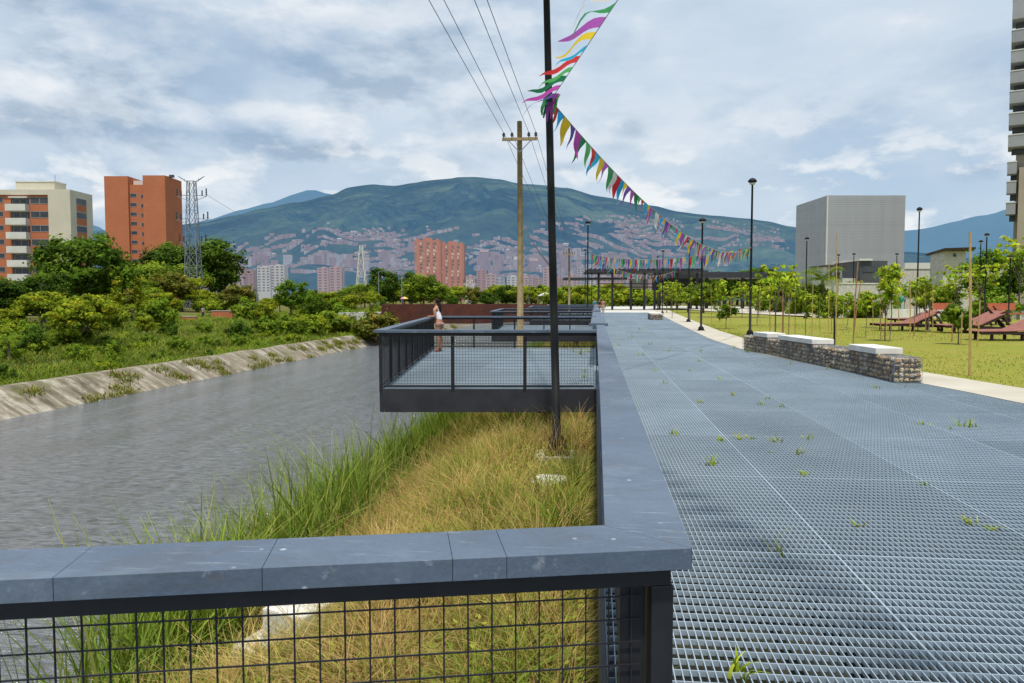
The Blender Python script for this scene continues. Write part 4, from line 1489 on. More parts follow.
row = [  # kind, px, base row, top row, distance, nominal height
    ('yellow', 43, 350, 292, 62, 4.9), ('yellow', 20, 345, 300, 70, 4.9), ('yellow2', 92, 345, 306, 66, 5.0), ('yellow', 150, 345, 300, 92, 4.9), ('yellow', 172, 340, 303, 96, 4.9),
    ('yellow2', 120, 345, 310, 72, 5.0), ('yellow', 200, 330, 298, 118, 4.9), ('yellow', 232, 330, 301, 120, 4.9), ('yellow', 270, 330, 298, 128, 4.9),
    ('yellow2', 255, 330, 304, 110, 5.0), ('yellow', 300, 330, 296, 140, 4.9), ('yellow2', 330, 330, 291, 140, 5.0), ('yellow2', 350, 330, 294, 130, 5.0), ('yellow', 372, 330, 292, 150, 4.9),
    ('mid', 60, 355, 312, 60, 6.6), ('limeshrub', 70, 365, 322, 54, 2.4), ('mid', 100, 350, 318, 70, 6.6), ('yellow', 98, 362, 322, 58, 4.9), ('limeshrub', 125, 360, 330, 62, 2.4),
    ('darkshrub', 30, 372, 322, 48, 3.0), ('darkshrub', 45, 370, 330, 50, 3.0), ('shrub', 12, 378, 345, 44, 2.5), ('shrub', 160, 355, 326, 72, 2.5), ('shrub', 205, 355, 322, 74, 2.5),
    ('limeshrub', 188, 350, 328, 76, 2.4), ('darkshrub', 238, 352, 318, 74, 3.0), ('darkshrub', 247, 350, 325, 76, 3.0), ('shrub', 268, 350, 316, 80, 2.5), ('shrub', 290, 346, 314, 84, 2.5),
    ('limeshrub', 310, 342, 312, 88, 2.4), ('shrub', 300, 346, 322, 84, 2.5), ('limeshrub', 330, 340, 308, 94, 2.4), ('shrub', 345, 338, 304, 98, 2.5), ('olive', 378, 340, 306, 92, 5.4),
    ('shrub', 365, 340, 312, 94, 2.5), ('olive', 392, 336, 300, 108, 5.4), ('shrub', 400, 334, 308, 104, 2.5), ('mid', 318, 330, 298, 120, 6.6), ('mid', 345, 325, 288, 150, 6.6),
    ('mid', 250, 330, 290, 150, 6.6), ('mid', 280, 330, 292, 135, 6.6), ('shrub', 225, 352, 330, 76, 2.5), ('limeshrub', 140, 352, 324, 72, 2.4),
    ('yellow2', 8, 360, 308, 56, 5.0), ('shrub', 90, 366, 340, 56, 2.5), ('limeshrub', 278, 346, 326, 84, 2.4), ('olive', 355, 320, 290, 170, 5.4), ('mid', 365, 320, 282, 190, 6.6),
    ('shrub', 250, 350, 334, 74, 2.5), ('limeshrub', 168, 345, 318, 84, 2.4), ('shrub', 180, 358, 336, 68, 2.5),
]
names = {'yellow': ('flat-crowned yellow-green tree among the planting on the far bank', 'tree'), 'yellow2': ('loose yellow-green tree among the planting on the far bank', 'tree'),
         'mid': ('mid green leafy tree among the planting on the far bank', 'tree'), 'olive': ('dull olive tree among the planting on the far bank', 'tree'),
         'shrub': ('green shrub among the planting on the far bank', 'shrub'), 'limeshrub': ('bright lime green shrub among the planting on the far bank', 'shrub'),
         'darkshrub': ('dark green rounded shrub among the planting on the far bank', 'shrub')}
for k, px, pb, pt, Y, hn in row:
    if k in ('shrub', 'limeshrub', 'darkshrub'):
        a = at_y(px, pb, Y); s = (at_y(px, pt, Y).z - base_z(a.x, Y)) / hn
        s = min(s, 1.9)
    plant_px(k, px, pb, pt, Y, hn, names[k][0], names[k][1] + 's of one kind on the far bank: ' + k.replace('2', ' loose').replace('shrub', ' shrub').strip(), names[k][1], wid=random.uniform(.95, 1.25))
# filler shrubs along the bank top
for i in range(46):
    Y = 46 + (i / 46) ** 1.4 * 130 + random.uniform(-2, 2)
    x = -31.2 - random.random() ** 1.3 * 16
    k = random.choice(['shrub', 'limeshrub', 'shrub', 'darkshrub', 'limeshrub'])
    if 60 < Y < 99 and x < -34 and 170 < CX + FPX * math.tan(math.atan2(x, Y) + R(6.15)) < 245: continue
    s = random.uniform(.25, .6) if x > -35 else random.uniform(.5, 1.1)
    plant(k, x, Y, base_z(x, Y) - .1, s, names[k][0], names[k][1] + 's of one kind on the far bank: ' + k.replace('shrub', ' shrub').strip(), cat='shrub')
for i in range(70):
    Y = 36 + (i / 70) ** 1.3 * 110 + random.uniform(-2, 2)
    x = -30.6 - random.random() ** 1.2 * 7
    k = random.choice(['shrub', 'limeshrub', 'shrub', 'limeshrub', 'darkshrub'])
    plant(k, x, Y, base_z(x, Y) - .15, random.uniform(.16, .42), names[k][0], names[k][1] + 's of one kind on the far bank: ' + k.replace('shrub', ' shrub').strip(), cat='shrub')
# taller filler behind them
for i in range(62):
    Y = 56 + (i / 62) ** 1.2 * 120 + random.uniform(-3, 3)
    x = -36 - .12 * (Y - 60) - random.random() * (14 + .22 * Y)
    k = random.choice(['shrub', 'limeshrub', 'yellow2', 'mid', 'limeshrub', 'yellow', 'shrub'])
    if Y < 99 and 170 < CX + FPX * math.tan(math.atan2(x, Y) + R(6.15)) < 245: continue
    plant(k, x, Y, base_z(x, Y) - .2, random.uniform(.6, 1.35) * (1.0 if 'shrub' in k else .62), names[k][0], names[k][1] + 's of one kind on the far bank: ' + k.replace('2', ' loose').replace('shrub', ' shrub').strip(), cat=names[k][1])
for px, pt, Y, k in ((160, 262, 125, 'mid'), (172, 268, 118, 'olive'), (140, 276, 112, 'mid'), (183, 276, 120, 'yellow2'), (150, 286, 100, 'mid'), (110, 290, 95, 'mid'), (128, 284, 100, 'olive'), (165, 292, 95, 'yellow2')):
    plant_px(k, px, 330, pt, Y, {'mid': 6.6, 'olive': 5.4, 'yellow2': 5.0}[k], names[k][0], names[k][1] + 's of one kind on the far bank: ' + k.replace('2', ' loose'), wid=1.35)
# trees that close the valley beyond the bridge
for i in range(64):
    px = 330 + i * 5.0 + random.uniform(-4, 4)
    Y = random.uniform(200, 380)
    pt = random.uniform(283, 295)
    k = random.choice(['mid', 'mid', 'dark', 'yellow2', 'olive', 'round', 'yellow'])
    hn = {'mid': 6.6, 'dark': 9.9, 'yellow2': 5.0, 'olive': 5.4, 'round': 5.8, 'yellow': 4.9}[k]
    plant_px(k, px, 305, pt, Y, hn, {'mid': 'mid green', 'dark': 'dark green', 'yellow2': 'loose yellow-green', 'olive': 'olive', 'round': 'round green', 'yellow': 'flat yellow-green'}[k] + ' tree in the far tree belt beyond the rust-coloured bridge',
             'far tree belt beyond the bridge: ' + k.replace('2', ''), wid=random.uniform(1.0, 1.5), z=-1.0)
for i in range(26):
    px = 560 + i * 5.5 + random.uniform(-3, 3)
    Y = random.uniform(150, 240)
    k = random.choice(['young', 'yellow2', 'limeshrub'])
    hn = {'young': 4.1, 'yellow2': 5.0, 'limeshrub': 2.4}[k]
    plant_px(k, px, 303, random.uniform(282, 294), Y, hn, {'young': 'thin pale green young tree', 'yellow2': 'loose yellow-green tree', 'limeshrub': 'low lime green shrub'}[k] + ' near the dark pergola',
             'young planting near the pergola: ' + k.replace('2', ''), wid=random.uniform(1.0, 1.5), z=-.05)
# green rise behind the pergola
for i in range(13):
    px = 705 + i * 8 + random.uniform(-3, 3); Y = random.uniform(215, 260)
    k = random.choice(['dark', 'mid', 'dark2'])
    plant_px(k, px, 303, 266 + abs(px - 752) * .13 + random.uniform(-2, 4), Y, {'dark': 9.9, 'mid': 6.6, 'dark2': 11}[k], {'dark': 'dark green', 'mid': 'mid green', 'dark2': 'tall dark green'}[k] + ' tree in the grove behind the pergola',
             'grove behind the pergola: ' + k.replace('2', ' tall'), wid=1.35, z=-.05)

# young trees, saplings and stakes on the lawn
YT = 'young trees planted on the lawn'
rowR = [  # kind, px, base, top, nominal, label
    ('young', 775, 345, 252, 4.1, 'young tree with layered lime leaves, tallest near the gabion bench'),
    ('young', 783, 338, 262, 4.1, 'young lime-leaved tree just behind the tallest one near the bench'),
    ('young2', 757, 326, 268, 4.2, 'young leafy tree left of the lime-leaved pair'),
    ('lowsap', 726, 329, 300, 1.8, 'low bushy dark green sapling left of the lamp behind the bench'),
    ('sapling', 720, 322, 268, 3.6, 'thin sapling above the low bushy one'),
    ('young2', 885, 341, 264, 4.2, 'young tree with sparse yellow-green leaves before the grey building'),
    ('sapling', 889, 342, 243, 3.6, 'tall thin sapling with a leafy tip reaching before the grey building'),
    ('sapling2', 917, 330, 268, 2.9, 'sapling beside the tall lamp in front of the blue mountain'),
    ('young2', 929, 332, 264, 4.2, 'leafy young tree behind the leftmost lounger'),
    ('lowsap', 958, 345, 298, 1.8, 'bushy sapling with long drooping leaves between the loungers'),
    ('young', 956, 322, 256, 4.1, 'young layered tree left of the big bamboo stake'),
    ('young', 980, 320, 256, 4.1, 'young layered tree right of the big bamboo stake'),
    ('sapling2', 846, 330, 286, 2.9, 'small sapling before the white low wall'),
    ('sapling', 832, 334, 280, 3.6, 'thin sapling among bamboo stakes before the small white house'),
    ('sapling2', 806, 338, 282, 2.9, 'sapling with a few leaves right of the lime-leaved pair'),
    ('sapling', 865, 338, 278, 3.6, 'very sparse sapling left of the yellow-green young tree'),
    ('young', 1018, 318, 224, 4.1, 'larger leafy tree at the right picture edge below the apartment tower'),
    ('young', 1008, 316, 246, 4.1, 'leafy tree left of the one at the right picture edge'),
    ('young2', 690, 322, 272, 4.2, 'young tree near the lamp posts along the lawn edge'),
    ('young2', 672, 318, 276, 4.2, 'young tree farther along the lawn edge by the small gabion seat'),
    ('young', 742, 318, 276, 4.1, 'young tree behind the lamp at the end of the bench'),
]
for k, px, pb, pt, hn, lab in rowR:
    p = on_z(px, pb, 0)
    plant_px(k, px, pb, pt, p.y, hn, lab, YT, z=0)
for i in range(27):
    px = 665 + i * 13.3 + random.uniform(-4, 4); Y = random.uniform(66, 100)
    k = random.choice(['young2', 'shrub', 'young', 'shrub', 'mid', 'young'])
    hn = {'young': 4.1, 'young2': 4.2, 'mid': 6.6, 'shrub': 2.5}[k]
    top = random.uniform(274, 288) if k not in ('limeshrub', 'shrub') else random.uniform(288, 297)
    plant_px(k, px, 310, top, Y, hn, {'young': 'layered young tree', 'young2': 'sparse young tree', 'mid': 'mid green leafy tree', 'shrub': 'green shrub'}[k] + ' in the planting strip behind the low white wall',
             'planting strip behind the white wall: ' + k.replace('2', ' sparse'), cat='shrub' if 'shrub' in k else 'tree', z=0, wid=random.uniform(1.0, 1.35))
plant_px('round', 991, 312, 243, 78, 5.8, 'round dense green tree below the apartment tower', 'large park trees on the right', z=0, wid=1.1)
plant_px('palm', 822, 312, 268, 80, 3.0, 'palm tree before the grey ribbed building', 'large park trees on the right', z=0)
plant_px('dark', 856, 312, 272, 110, 9.9, 'dark tree behind the small white house', 'large park trees on the right', z=0, wid=.8)
SK = 'bamboo stakes on the lawn'
stakes = [(970, 232, 970, 376, .027, 0), (980, 300, 977, 348, .02, 0), (837, 232, 836, 345, .018, 0), (829, 262, 828, 340, .015, 0), (858, 262, 853, 346, .022, 1), (861, 280, 852, 350, .016, 1),
          (813, 285, 812, 343, .016, 0), (796, 288, 795, 336, .016, 1), (880, 270, 881, 340, .018, 0), (910, 280, 910, 338, .02, 0), (916, 290, 914, 336, .02, 1), (898, 268, 899, 330, .02, 0),
          (933, 284, 933, 336, .018, 0), (925, 290, 926, 334, .018, 1), (844, 300, 843, 334, .014, 0), (783, 282, 782, 341, .02, 1), (770, 276, 770, 344, .02, 0), (789, 296, 788, 345, .02, 1),
          (805, 278, 806, 334, .015, 0), (820, 292, 820, 332, .015, 1), (872, 292, 873, 336, .015, 0), (952, 305, 952, 342, .022, 1), (962, 312, 961, 346, .022, 0), (888, 285, 886, 336, .016, 0),
          (760, 284, 760, 332, .016, 0), (731, 296, 731, 330, .016, 0), (711, 284, 712, 325, .016, 1), (834, 306, 834, 349, .03, 2)]
for i, (xt, yt, xb, yb, r, dk) in enumerate(stakes):
    b = on_z(xb, yb, 0); tp = at_y(xt, yt, b.y)
    m = MB(); v = tp - b
    m.tube([(0, 0, -.1), v * .5 + Vector((random.uniform(-.02, .02), 0, 0)), v], [r, r * .95, r * .8], 6)
    st = [M['bamboo'], M['bamboo_dark'], M['lamp_black']][dk]
    o = m.build('bamboo_stake' if dk < 2 else 'metal_stake', st); o.location = b
    lab = {0: 'pale bamboo stake supporting the saplings on the lawn', 1: 'red-brown bamboo stake supporting the saplings on the lawn', 2: 'short black metal stake on the lawn behind the gabion bench'}[dk]
    if i == 0: lab = 'tallest and thickest pale bamboo stake in front of the loungers'
    tag(o, lab, 'stake', {0: 'pale bamboo stakes on the lawn', 1: 'red-brown bamboo stakes on the lawn', 2: None}[dk] if i else SK)

# weeds coming up through the grating
wd = [(774, 553, .16), (740, 678, .10), (857, 528, .08), (973, 526, .09), (993, 531, .06), (709, 466, .11), (722, 442, .09), (739, 441, .10), (752, 440, .07), (774, 443, .09), (800, 455, .09),
      (806, 440, .10), (771, 454, .06), (804, 476, .06), (672, 436, .09), (966, 428, .14), (974, 428, .10), (922, 426, .08), (925, 486, .06), (951, 430, .05), (760, 406, .10), (768, 400, .08),
      (781, 408, .08), (700, 404, .08), (735, 396, .08), (665, 385, .12), (690, 372, .10), (655, 372, .12), (720, 380, .08), (642, 356, .16), (668, 352, .16), (700, 352, .14), (650, 345, .18),
      (630, 338, .2), (735, 349, .2), (748, 353, .22), (640, 330, .25), (905, 389, .16), (876, 389, .10), (618, 346, .14), (828, 370, .12), (790, 365, .1), (700, 362, .1),
      (580, 355, .22), (588, 353, .2), (573, 352, .18), (586, 372, .12), (590, 368, .14), (583, 378, .12)]
for i, (px, py, h) in enumerate(wd):
    h *= 1.05
    b = on_z(px, py, -.02)
    nb = random.randint(5, 10) if i else 5
    v, q, c = blades(np.tile(np.array([[0, 0, 0.]]), (nb, 1)) + rng.normal(0, .02 + .1 * h, (nb, 3)) * np.array([1, 1, 0]), rng.uniform(.6, 1.2, nb) * h, np.full(nb, .016 + .03 * h), rng.uniform(.3, 1.2, nb),
                     pick([(.20, .30, .02), (.27, .33, .03)], nb))
    o = link('weed_tuft', np_mesh('weed_tuft', v, q, c), M['grass']); o.location = b
    tag(o, 'bright green weed tuft growing up through the steel grating' if i else 'bent green weed in the open grating beside the corner of the foreground railing', 'weed', 'weed tufts in the grating' if i else None)

# ------------------------------------------------------------------ rust-coloured footbridge
t = tag(empty('footbridge', (-14, 98, 0)), 'rust-coloured steel footbridge crossing the river in the distance', 'bridge')
for s in (0, 3.0):
    m = MB(); prof = []
    K = 26
    top, bot = [], []
    for k in range(K + 1):
        u = k / K; x = -27.4 + 27.0 * u
        yv = 97 + s - 3.0 * math.sin(math.pi * u) * .8
        zt = .98 + .06 * math.sin(math.pi * u)
        zb = -1.42 + 1.5 * max(0, u - .45) ** 1.2 + (1.2 * max(0, .05 - u) / .05)
        top.append((x, yv, zt)); bot.append((x, yv, zb))
    vs, fs = [], []
    for a, b in zip(top, bot): vs += [a, b, (a[0], a[1] + .08, a[2]), (b[0], b[1] + .08, b[2])]
    for k in range(K):
        o = 4 * k; fs += [(o, o + 1, o + 5, o + 4), (o + 2, o + 6, o + 7, o + 3), (o, o + 4, o + 6, o + 2), (o + 1, o + 3, o + 7, o + 5)]
    fs += [(0, 2, 3, 1), (4 * K, 4 * K + 1, 4 * K + 3, 4 * K + 2)]
    m.add(vs, fs); loc(m.build('side_girder', M['corten'], t), t)
m = MB()
for k in range(26):
    u = (k + .5) / 26; m.box((-27.4 + 27 * u, 98.55 - 2.4 * math.sin(math.pi * u), -.15), (1.06, 2.8, .12))
loc(m.build('bridge_deck', M['corten'], t), t)
m = MB(); m.span(-33, -27.42, 96.6, 100.6, -4.4, -.06); loc(m.build('abutment', M['concrete'], t), t)

# ------------------------------------------------------------------ people
def skin_mesh(name, nodes, edges, levels=2):
    """one continuous surface grown round a skeleton: nodes = {id: (co, radius or (rx, ry))}"""
    ids = list(nodes)
    me = bpy.data.meshes.new(name)
    me.from_pydata([nodes[i][0] for i in ids], [(ids.index(a), ids.index(b)) for a, b in edges], [])
    o = bpy.data.objects.new(name, me); col.objects.link(o)
    md = o.modifiers.new('s', 'SKIN'); md.use_smooth_shade = True
    sv = me.skin_vertices[0].data
    for k, i in enumerate(ids):
        r = nodes[i][1]; sv[k].radius = r if isinstance(r, tuple) else (r, r)
        sv[k].use_root = (k == 0)
    if levels:
        md2 = o.modifiers.new('u', 'SUBSURF'); md2.levels = md2.render_levels = levels
    dg = bpy.context.evaluated_depsgraph_get(); dg.update()
    out = bpy.data.meshes.new_from_object(o.evaluated_get(dg))
    bpy.data.objects.remove(o); out.name = name
    out.materials.clear()
    return out


SKIN = simple('skin', (.40, .20, .125), (.36, .175, .105), 6, .55)
HAIR = simple('hair', (.012, .008, .006), (.022, .014, .010), 30, .75, spec=.15)


def make_person(label, loc_, rz, h=1.6, top=(.75, .74, .78), bottom=(.38, .22, .17), shoe=(.25, .09, .07), lean=False, hair_long=True, sleeves=False, long_legs=False, detail=True, group=None):
    k = h / 1.62
    t = tag(empty('person', loc_, rz), label, 'person', group)
    t.scale = (k, k, k)
    f = .05 if lean else 0.0           # y is forward
    P = {'pel': ((0, 0, .90), (.125, .10)), 'wa': ((0, .02, 1.02), (.105, .082)), 'ch': ((0, .03 + f, 1.17), (.120, .092)), 'sh': ((0, .03 + f, 1.295), (.085, .065)),
         'ne': ((0, .04 + f, 1.375), .046), 'h1': ((0, .065 + f, 1.435), (.056, .066)), 'h2': ((0, .06 + f, 1.505), (.072, .086)), 'h3': ((0, .05 + f, 1.575), (.050, .062))}
    E = [('pel', 'wa'), ('wa', 'ch'), ('ch', 'sh'), ('sh', 'ne'), ('ne', 'h1'), ('h1', 'h2'), ('h2', 'h3')]
    hands = {}
    for s, q in ((-1, 'l'), (1, 'r')):
        if lean:
            sho, elb, wri = (s * .165, .04 + f, 1.27), (s * .20, .05, 1.06), (s * .17, .235, 1.055)
            hnd = (s * .15, .30, 1.06)
        else:
            sho, elb, wri = (s * .165, .03, 1.28), (s * .205, .0, 1.03), (s * .21, .06, .82); hnd = (s * .21, .09, .74)
        P.update({'s' + q: (sho, .052), 'e' + q: (elb, .036), 'w' + q: (wri, .026), 'm' + q: (hnd, (.036, .020)),
                  'hi' + q: ((s * .088, 0, .83), .094), 'th' + q: ((s * .092, .01, .64), .078), 'kn' + q: ((s * .085, .02, .47), .056), 'ca' + q: ((s * .085, -.015, .33), .054), 'an' + q: ((s * .085, -.01, .09), .034),
                  'to' + q: ((s * .10, .13, .035), (.040, .026))})
        E += [('sh', 's' + q), ('s' + q, 'e' + q), ('e' + q, 'w' + q), ('w' + q, 'm' + q), ('pel', 'hi' + q), ('hi' + q, 'th' + q), ('th' + q, 'kn' + q), ('kn' + q, 'ca' + q), ('ca' + q, 'an' + q), ('an' + q, 'to' + q)]
        hands[q] = (Vector(wri), Vector(hnd), s)
    me = skin_mesh('body', P, E)
    if detail:
        bm = bmesh.new(); bm.from_mesh(me)
        for q, (wri, hnd, s) in hands.items():
            d = (hnd - wri).normalized(); side = Vector((1, 0, 0)) * s; dn = Vector((0, 0, -1)) if lean else Vector((0, 1, 0))
            for j in range(4):
                b = hnd + side * (.024 - .016 * j) ; L = (.07, .08, .075, .058)[j]
                nodes = {0: (b, .0095), 1: (b + d * L * .55 + dn * .004, .0085), 2: (b + d * L * .85 + dn * .022, .0075), 3: (b + d * L * .92 + dn * .042, .006)}
                fm = skin_mesh('finger', nodes, [(0, 1), (1, 2), (2, 3)], 1); bm.from_mesh(fm); bpy.data.meshes.remove(fm)
            b = hnd - d * .03 - side * .02
            nodes = {0: (b, .011), 1: (b - side * .028 + d * .03, .0095), 2: (b - side * .030 + d * .055 + dn * .012, .0075)}
            fm = skin_mesh('thumb', nodes, [(0, 1), (1, 2)], 1); bm.from_mesh(fm); bpy.data.meshes.remove(fm)
        # nose and ears belong to the same head
        hc = Vector((0, .06 + f, 1.505))
        for c, sc in ((hc + Vector((0, .088, -.012)), (.013, .016, .022)), (hc + Vector((.074, -.005, -.005)), (.010, .018, .028)), (hc + Vector((-.074, -.005, -.005)), (.010, .018, .028))):
            bmesh.ops.create_icosphere(bm, subdivisions=2, radius=1, matrix=Matrix.Translation(c) @ Matrix.Diagonal((*sc, 1)))
        for fc in bm.faces: fc.smooth = True
        bm.to_mesh(me); bm.free()
    link('body', me, SKIN, t)
    tm = simple('top_cloth', top, tuple(x * .9 for x in top), 12, .85)
    N = {'a': ((0, .005, .90), (.140, .112)), 'b': ((0, .02, 1.02), (.118, .095)), 'c': ((0, .03 + f, 1.16), (.134, .106)), 'd': ((0, .03 + f, 1.255), (.112, .088))}
    Ed = [('a', 'b'), ('b', 'c'), ('c', 'd')]
    if sleeves:
        for s, q in ((-1, 'l'), (1, 'r')):
            sh, el = Vector(P['s' + q][0]), Vector(P['e' + q][0])
            N['s' + q] = (sh, .064); N['e' + q] = (sh.lerp(el, .7), .05); Ed += [('d', 's' + q), ('s' + q, 'e' + q)]
    link('shirt', skin_mesh('shirt', N, Ed), tm, t)
    if not sleeves:
        m = MB()
        for s in (-1, 1): m.tube([(s * .06, -.045 + f, 1.24), (s * .062, .0 + f, 1.345), (s * .062, .05 + f, 1.345), (s * .06, .115 + f, 1.25)], .013, 6)
        m.build('strap', tm, t, smooth=True)
    N = {'p': ((0, 0, .905), (.134, .110))}; Ed = []
    for s, q in ((-1, 'l'), (1, 'r')):
        N['h' + q] = ((s * .09, .0, .82), .108); N['t' + q] = ((s * .094, .01, .70), .098); Ed += [('p', 'h' + q), ('h' + q, 't' + q)]
        if long_legs: N['k' + q] = ((s * .088, .01, .45), .075); N['a' + q] = ((s * .086, -.01, .12), .058); Ed += [('t' + q, 'k' + q), ('k' + q, 'a' + q)]
    link('trousers' if long_legs else 'shorts', skin_mesh('shorts', N, Ed), simple('bottom_cloth', bottom, tuple(x * .85 for x in bottom), 14, .85), t)
    m = MB()
    hb = Vector((0, .04 + f, 1.525))
    m.ico(hb, 1, 3, (.084, .092, .078))
    m.v = [(x, y - .012 if z < 1.53 else y, z) for x, y, z in m.v if True]
    hm = m.build('hair', HAIR, t, smooth=True)
    bm = bmesh.new(); bm.from_mesh(hm.data)
    bmesh.ops.delete(bm, geom=[v for v in bm.verts if (v.co.y > .095 + f and v.co.z < 1.555) or v.co.z < 1.455], context='VERTS'); bm.to_mesh(hm.data); bm.free()
    if hair_long:
        N = {0: ((0, -.03 + f, 1.50), (.072, .04)), 1: ((0, -.06 + f, 1.40), (.075, .035)), 2: ((.01, -.075 + f, 1.28), (.06, .028)), 3: ((.02, -.075 + f, 1.18), (.035, .018))}
        link('hair_length', skin_mesh('hair_length', N, [(0, 1), (1, 2), (2, 3)]), HAIR, t)
    sm_ = simple('shoe', shoe, None, 8, .6)
    for s in (-1, 1):
        N = {0: ((s * .085, -.03, .035), (.040, .034)), 1: ((s * .092, .07, .032), (.046, .030)), 2: ((s * .102, .15, .026), (.040, .022))}
        link('shoe', skin_mesh('shoe', N, [(0, 1), (1, 2)]), sm_, t)
    if detail:
        for s in (-1, 1):
            m = MB(); m.ico((s * .028, .139 + f, 1.512), 1, 2, (.012, .006, .006)); m.build('eye', simple('eye', (.03, .02, .015), None, 3, .3), t, smooth=True)
            m = MB(); m.ico((s * .03, .140 + f, 1.530), 1, 2, (.018, .005, .004)); m.build('eyebrow', HAIR, t, smooth=True)
        m = MB(); m.ico((0, .128 + f, 1.447), 1, 2, (.024, .008, .009)); m.build('mouth', simple('lips', (.33, .09, .08), None, 3, .5), t, smooth=True)
    return t


wp = on_z(437.5, 351, 0)
make_person('woman in a white tank top and pinkish shorts leaning on the platform rail', (-4.60, 22.55, .0), R(78), 1.60, lean=True)
pb = at_y(402, 300, 97.5)
make_person('person under a pink and yellow parasol on the rust-coloured bridge', (pb.x, 98.6, -.09), R(160), 1.62, (.55, .10, .05), (.1, .1, .14), hair_long=False, sleeves=True, long_legs=True, detail=False)
pa = tag(empty('parasol', (pb.x, 98.55, -.09)), 'pink and yellow parasol held over the person on the bridge', 'parasol')
m = MB(); m.tube([(.12, -.12, .8), (.05, -.05, 2.02)], .012, 6); m.build('shaft', M['black'], pa)
for q, c in ((0, (.60, .20, .34)), (1, (.72, .55, .12))):
    m = MB(); K = 5; vs = [(.05, -.05, 2.06)]
    for r_, z in ((.3, 1.98), (.58, 1.78)):
        for k in range(K): a = math.pi / 2 + math.pi * (k / (K - 1)) + math.pi * q; vs.append((.05 + r_ * math.cos(a), -.05 + r_ * math.sin(a), z))
    fs = [(0, k, k + 1) for k in range(1, K)] + [(k, k + K, k + K + 1, k + 1) for k in range(1, K)]
    m.add(vs, fs); m.build('canopy', simple('parasol_cloth', c, None, 3, .7), pa)
for px, Y, dz, lab, tp, bt, rz in ((594.5, 84, 0, 'seated-height distant person in a teal top at the end of the coping', (.03, .30, .34), (.05, .05, .08), 2.6),
                                  (599, 86, 0, 'distant person in dark clothes with pale hat at the end of the walkway', (.03, .03, .05), (.30, .15, .12), -2.2),
                                  (603, 88, 0, 'distant person in salmon pink shirt beside the one in dark clothes', (.62, .25, .2), (.5, .45, .35), 2.9)):
    p = at_y(px, 306, Y)
    make_person(lab, (p.x, Y, dz), rz, 1.68, tp, bt, hair_long=False, sleeves=True, long_legs=True, detail=False)
for px, py, Y, lab, tp in ((123, 312, 78, 'person in black at the far bank path, left of the pair by the slender trees', (.02, .02, .03)), (132, 311, 79, 'person in black at the far bank path, right of the pair by the slender trees', (.03, .025, .03)),
                       (203, 316, 98, 'person in a grey shirt beside the red brick wall on the far bank', (.35, .38, .45))):
    p = at_y(px, py, Y); z = base_z(p.x, Y)
    make_person(lab, (p.x, Y, z), R(200), 1.7, tp, (.03, .03, .05), hair_long=False, sleeves=True, long_legs=True, detail=False)
# ------------------------------------------------------------------ buildings
YAW = R(6.15)
RIGHT = Vector((math.cos(YAW), math.sin(YAW), 0)); FWD = Vector((-math.sin(YAW), math.cos(YAW), 0))


class Site:
    """a building plot: local x runs along the front, y into the depth, z up; px/py only give real widths and heights"""
    def __init__(s, pxc, depth, zg=0.0):
        s.c, s.d = pxc, depth
        s.s = depth / FPX
        o = FWD * depth + RIGHT * ((pxc - CX) * s.s)
        s.o = Vector((o.x, o.y, zg)); s.zg = zg

    def x(s, px): return (px - s.c) * s.s
    def z(s, py): return CAM_H + (300.05 - py) * s.s - s.zg

    def root(s, name, label, cat, group=None):
        return tag(empty(name, s.o, YAW), label, cat, group)


def boxp(name, mat, t, x0, x1, y0, y1, z0, z1, bevel=0):
    m = MB(); m.span(x0, x1, y0, y1, z0, z1)
    return m.build(name, mat, t, bevel=bevel)


def windowp(t, x0, x1, z0, z1, y, framed=True, side=None):
    """a window with a pale frame and a recessed dark pane, on a front (y) or on a right-hand wall (side)"""
    m = MB(); w = min(.09, (z1 - z0) * .08)
    if side is None:
        m.span(x0, x1, y - .05, y + .02, z0, z0 + w); m.span(x0, x1, y - .05, y + .02, z1 - w, z1)
        m.span(x0, x0 + w, y - .05, y + .02, z0 + w, z1 - w); m.span(x1 - w, x1, y - .05, y + .02, z0 + w, z1 - w)
        k = max(1, int((x1 - x0) / 1.3))
        for i in range(1, k): xx = x0 + (x1 - x0) * i / k; m.span(xx - w / 2, xx + w / 2, y - .045, y + .02, z0 + w, z1 - w)
        f = m.build('window', M['greytower'], t)
        boxp('pane', M['glass'], f, x0 + w, x1 - w, y - .03, y + .01, z0 + w, z1 - w)
    else:
        X = side
        m.span(X - .02, X + .05, x0, x1, z0, z0 + w); m.span(X - .02, X + .05, x0, x1, z1 - w, z1)
        f = m.build('window', M['greytower'], t)
        boxp('pane', M['glass'], f, X - .01, X + .03, x0, x1, z0 + w, z1 - w)


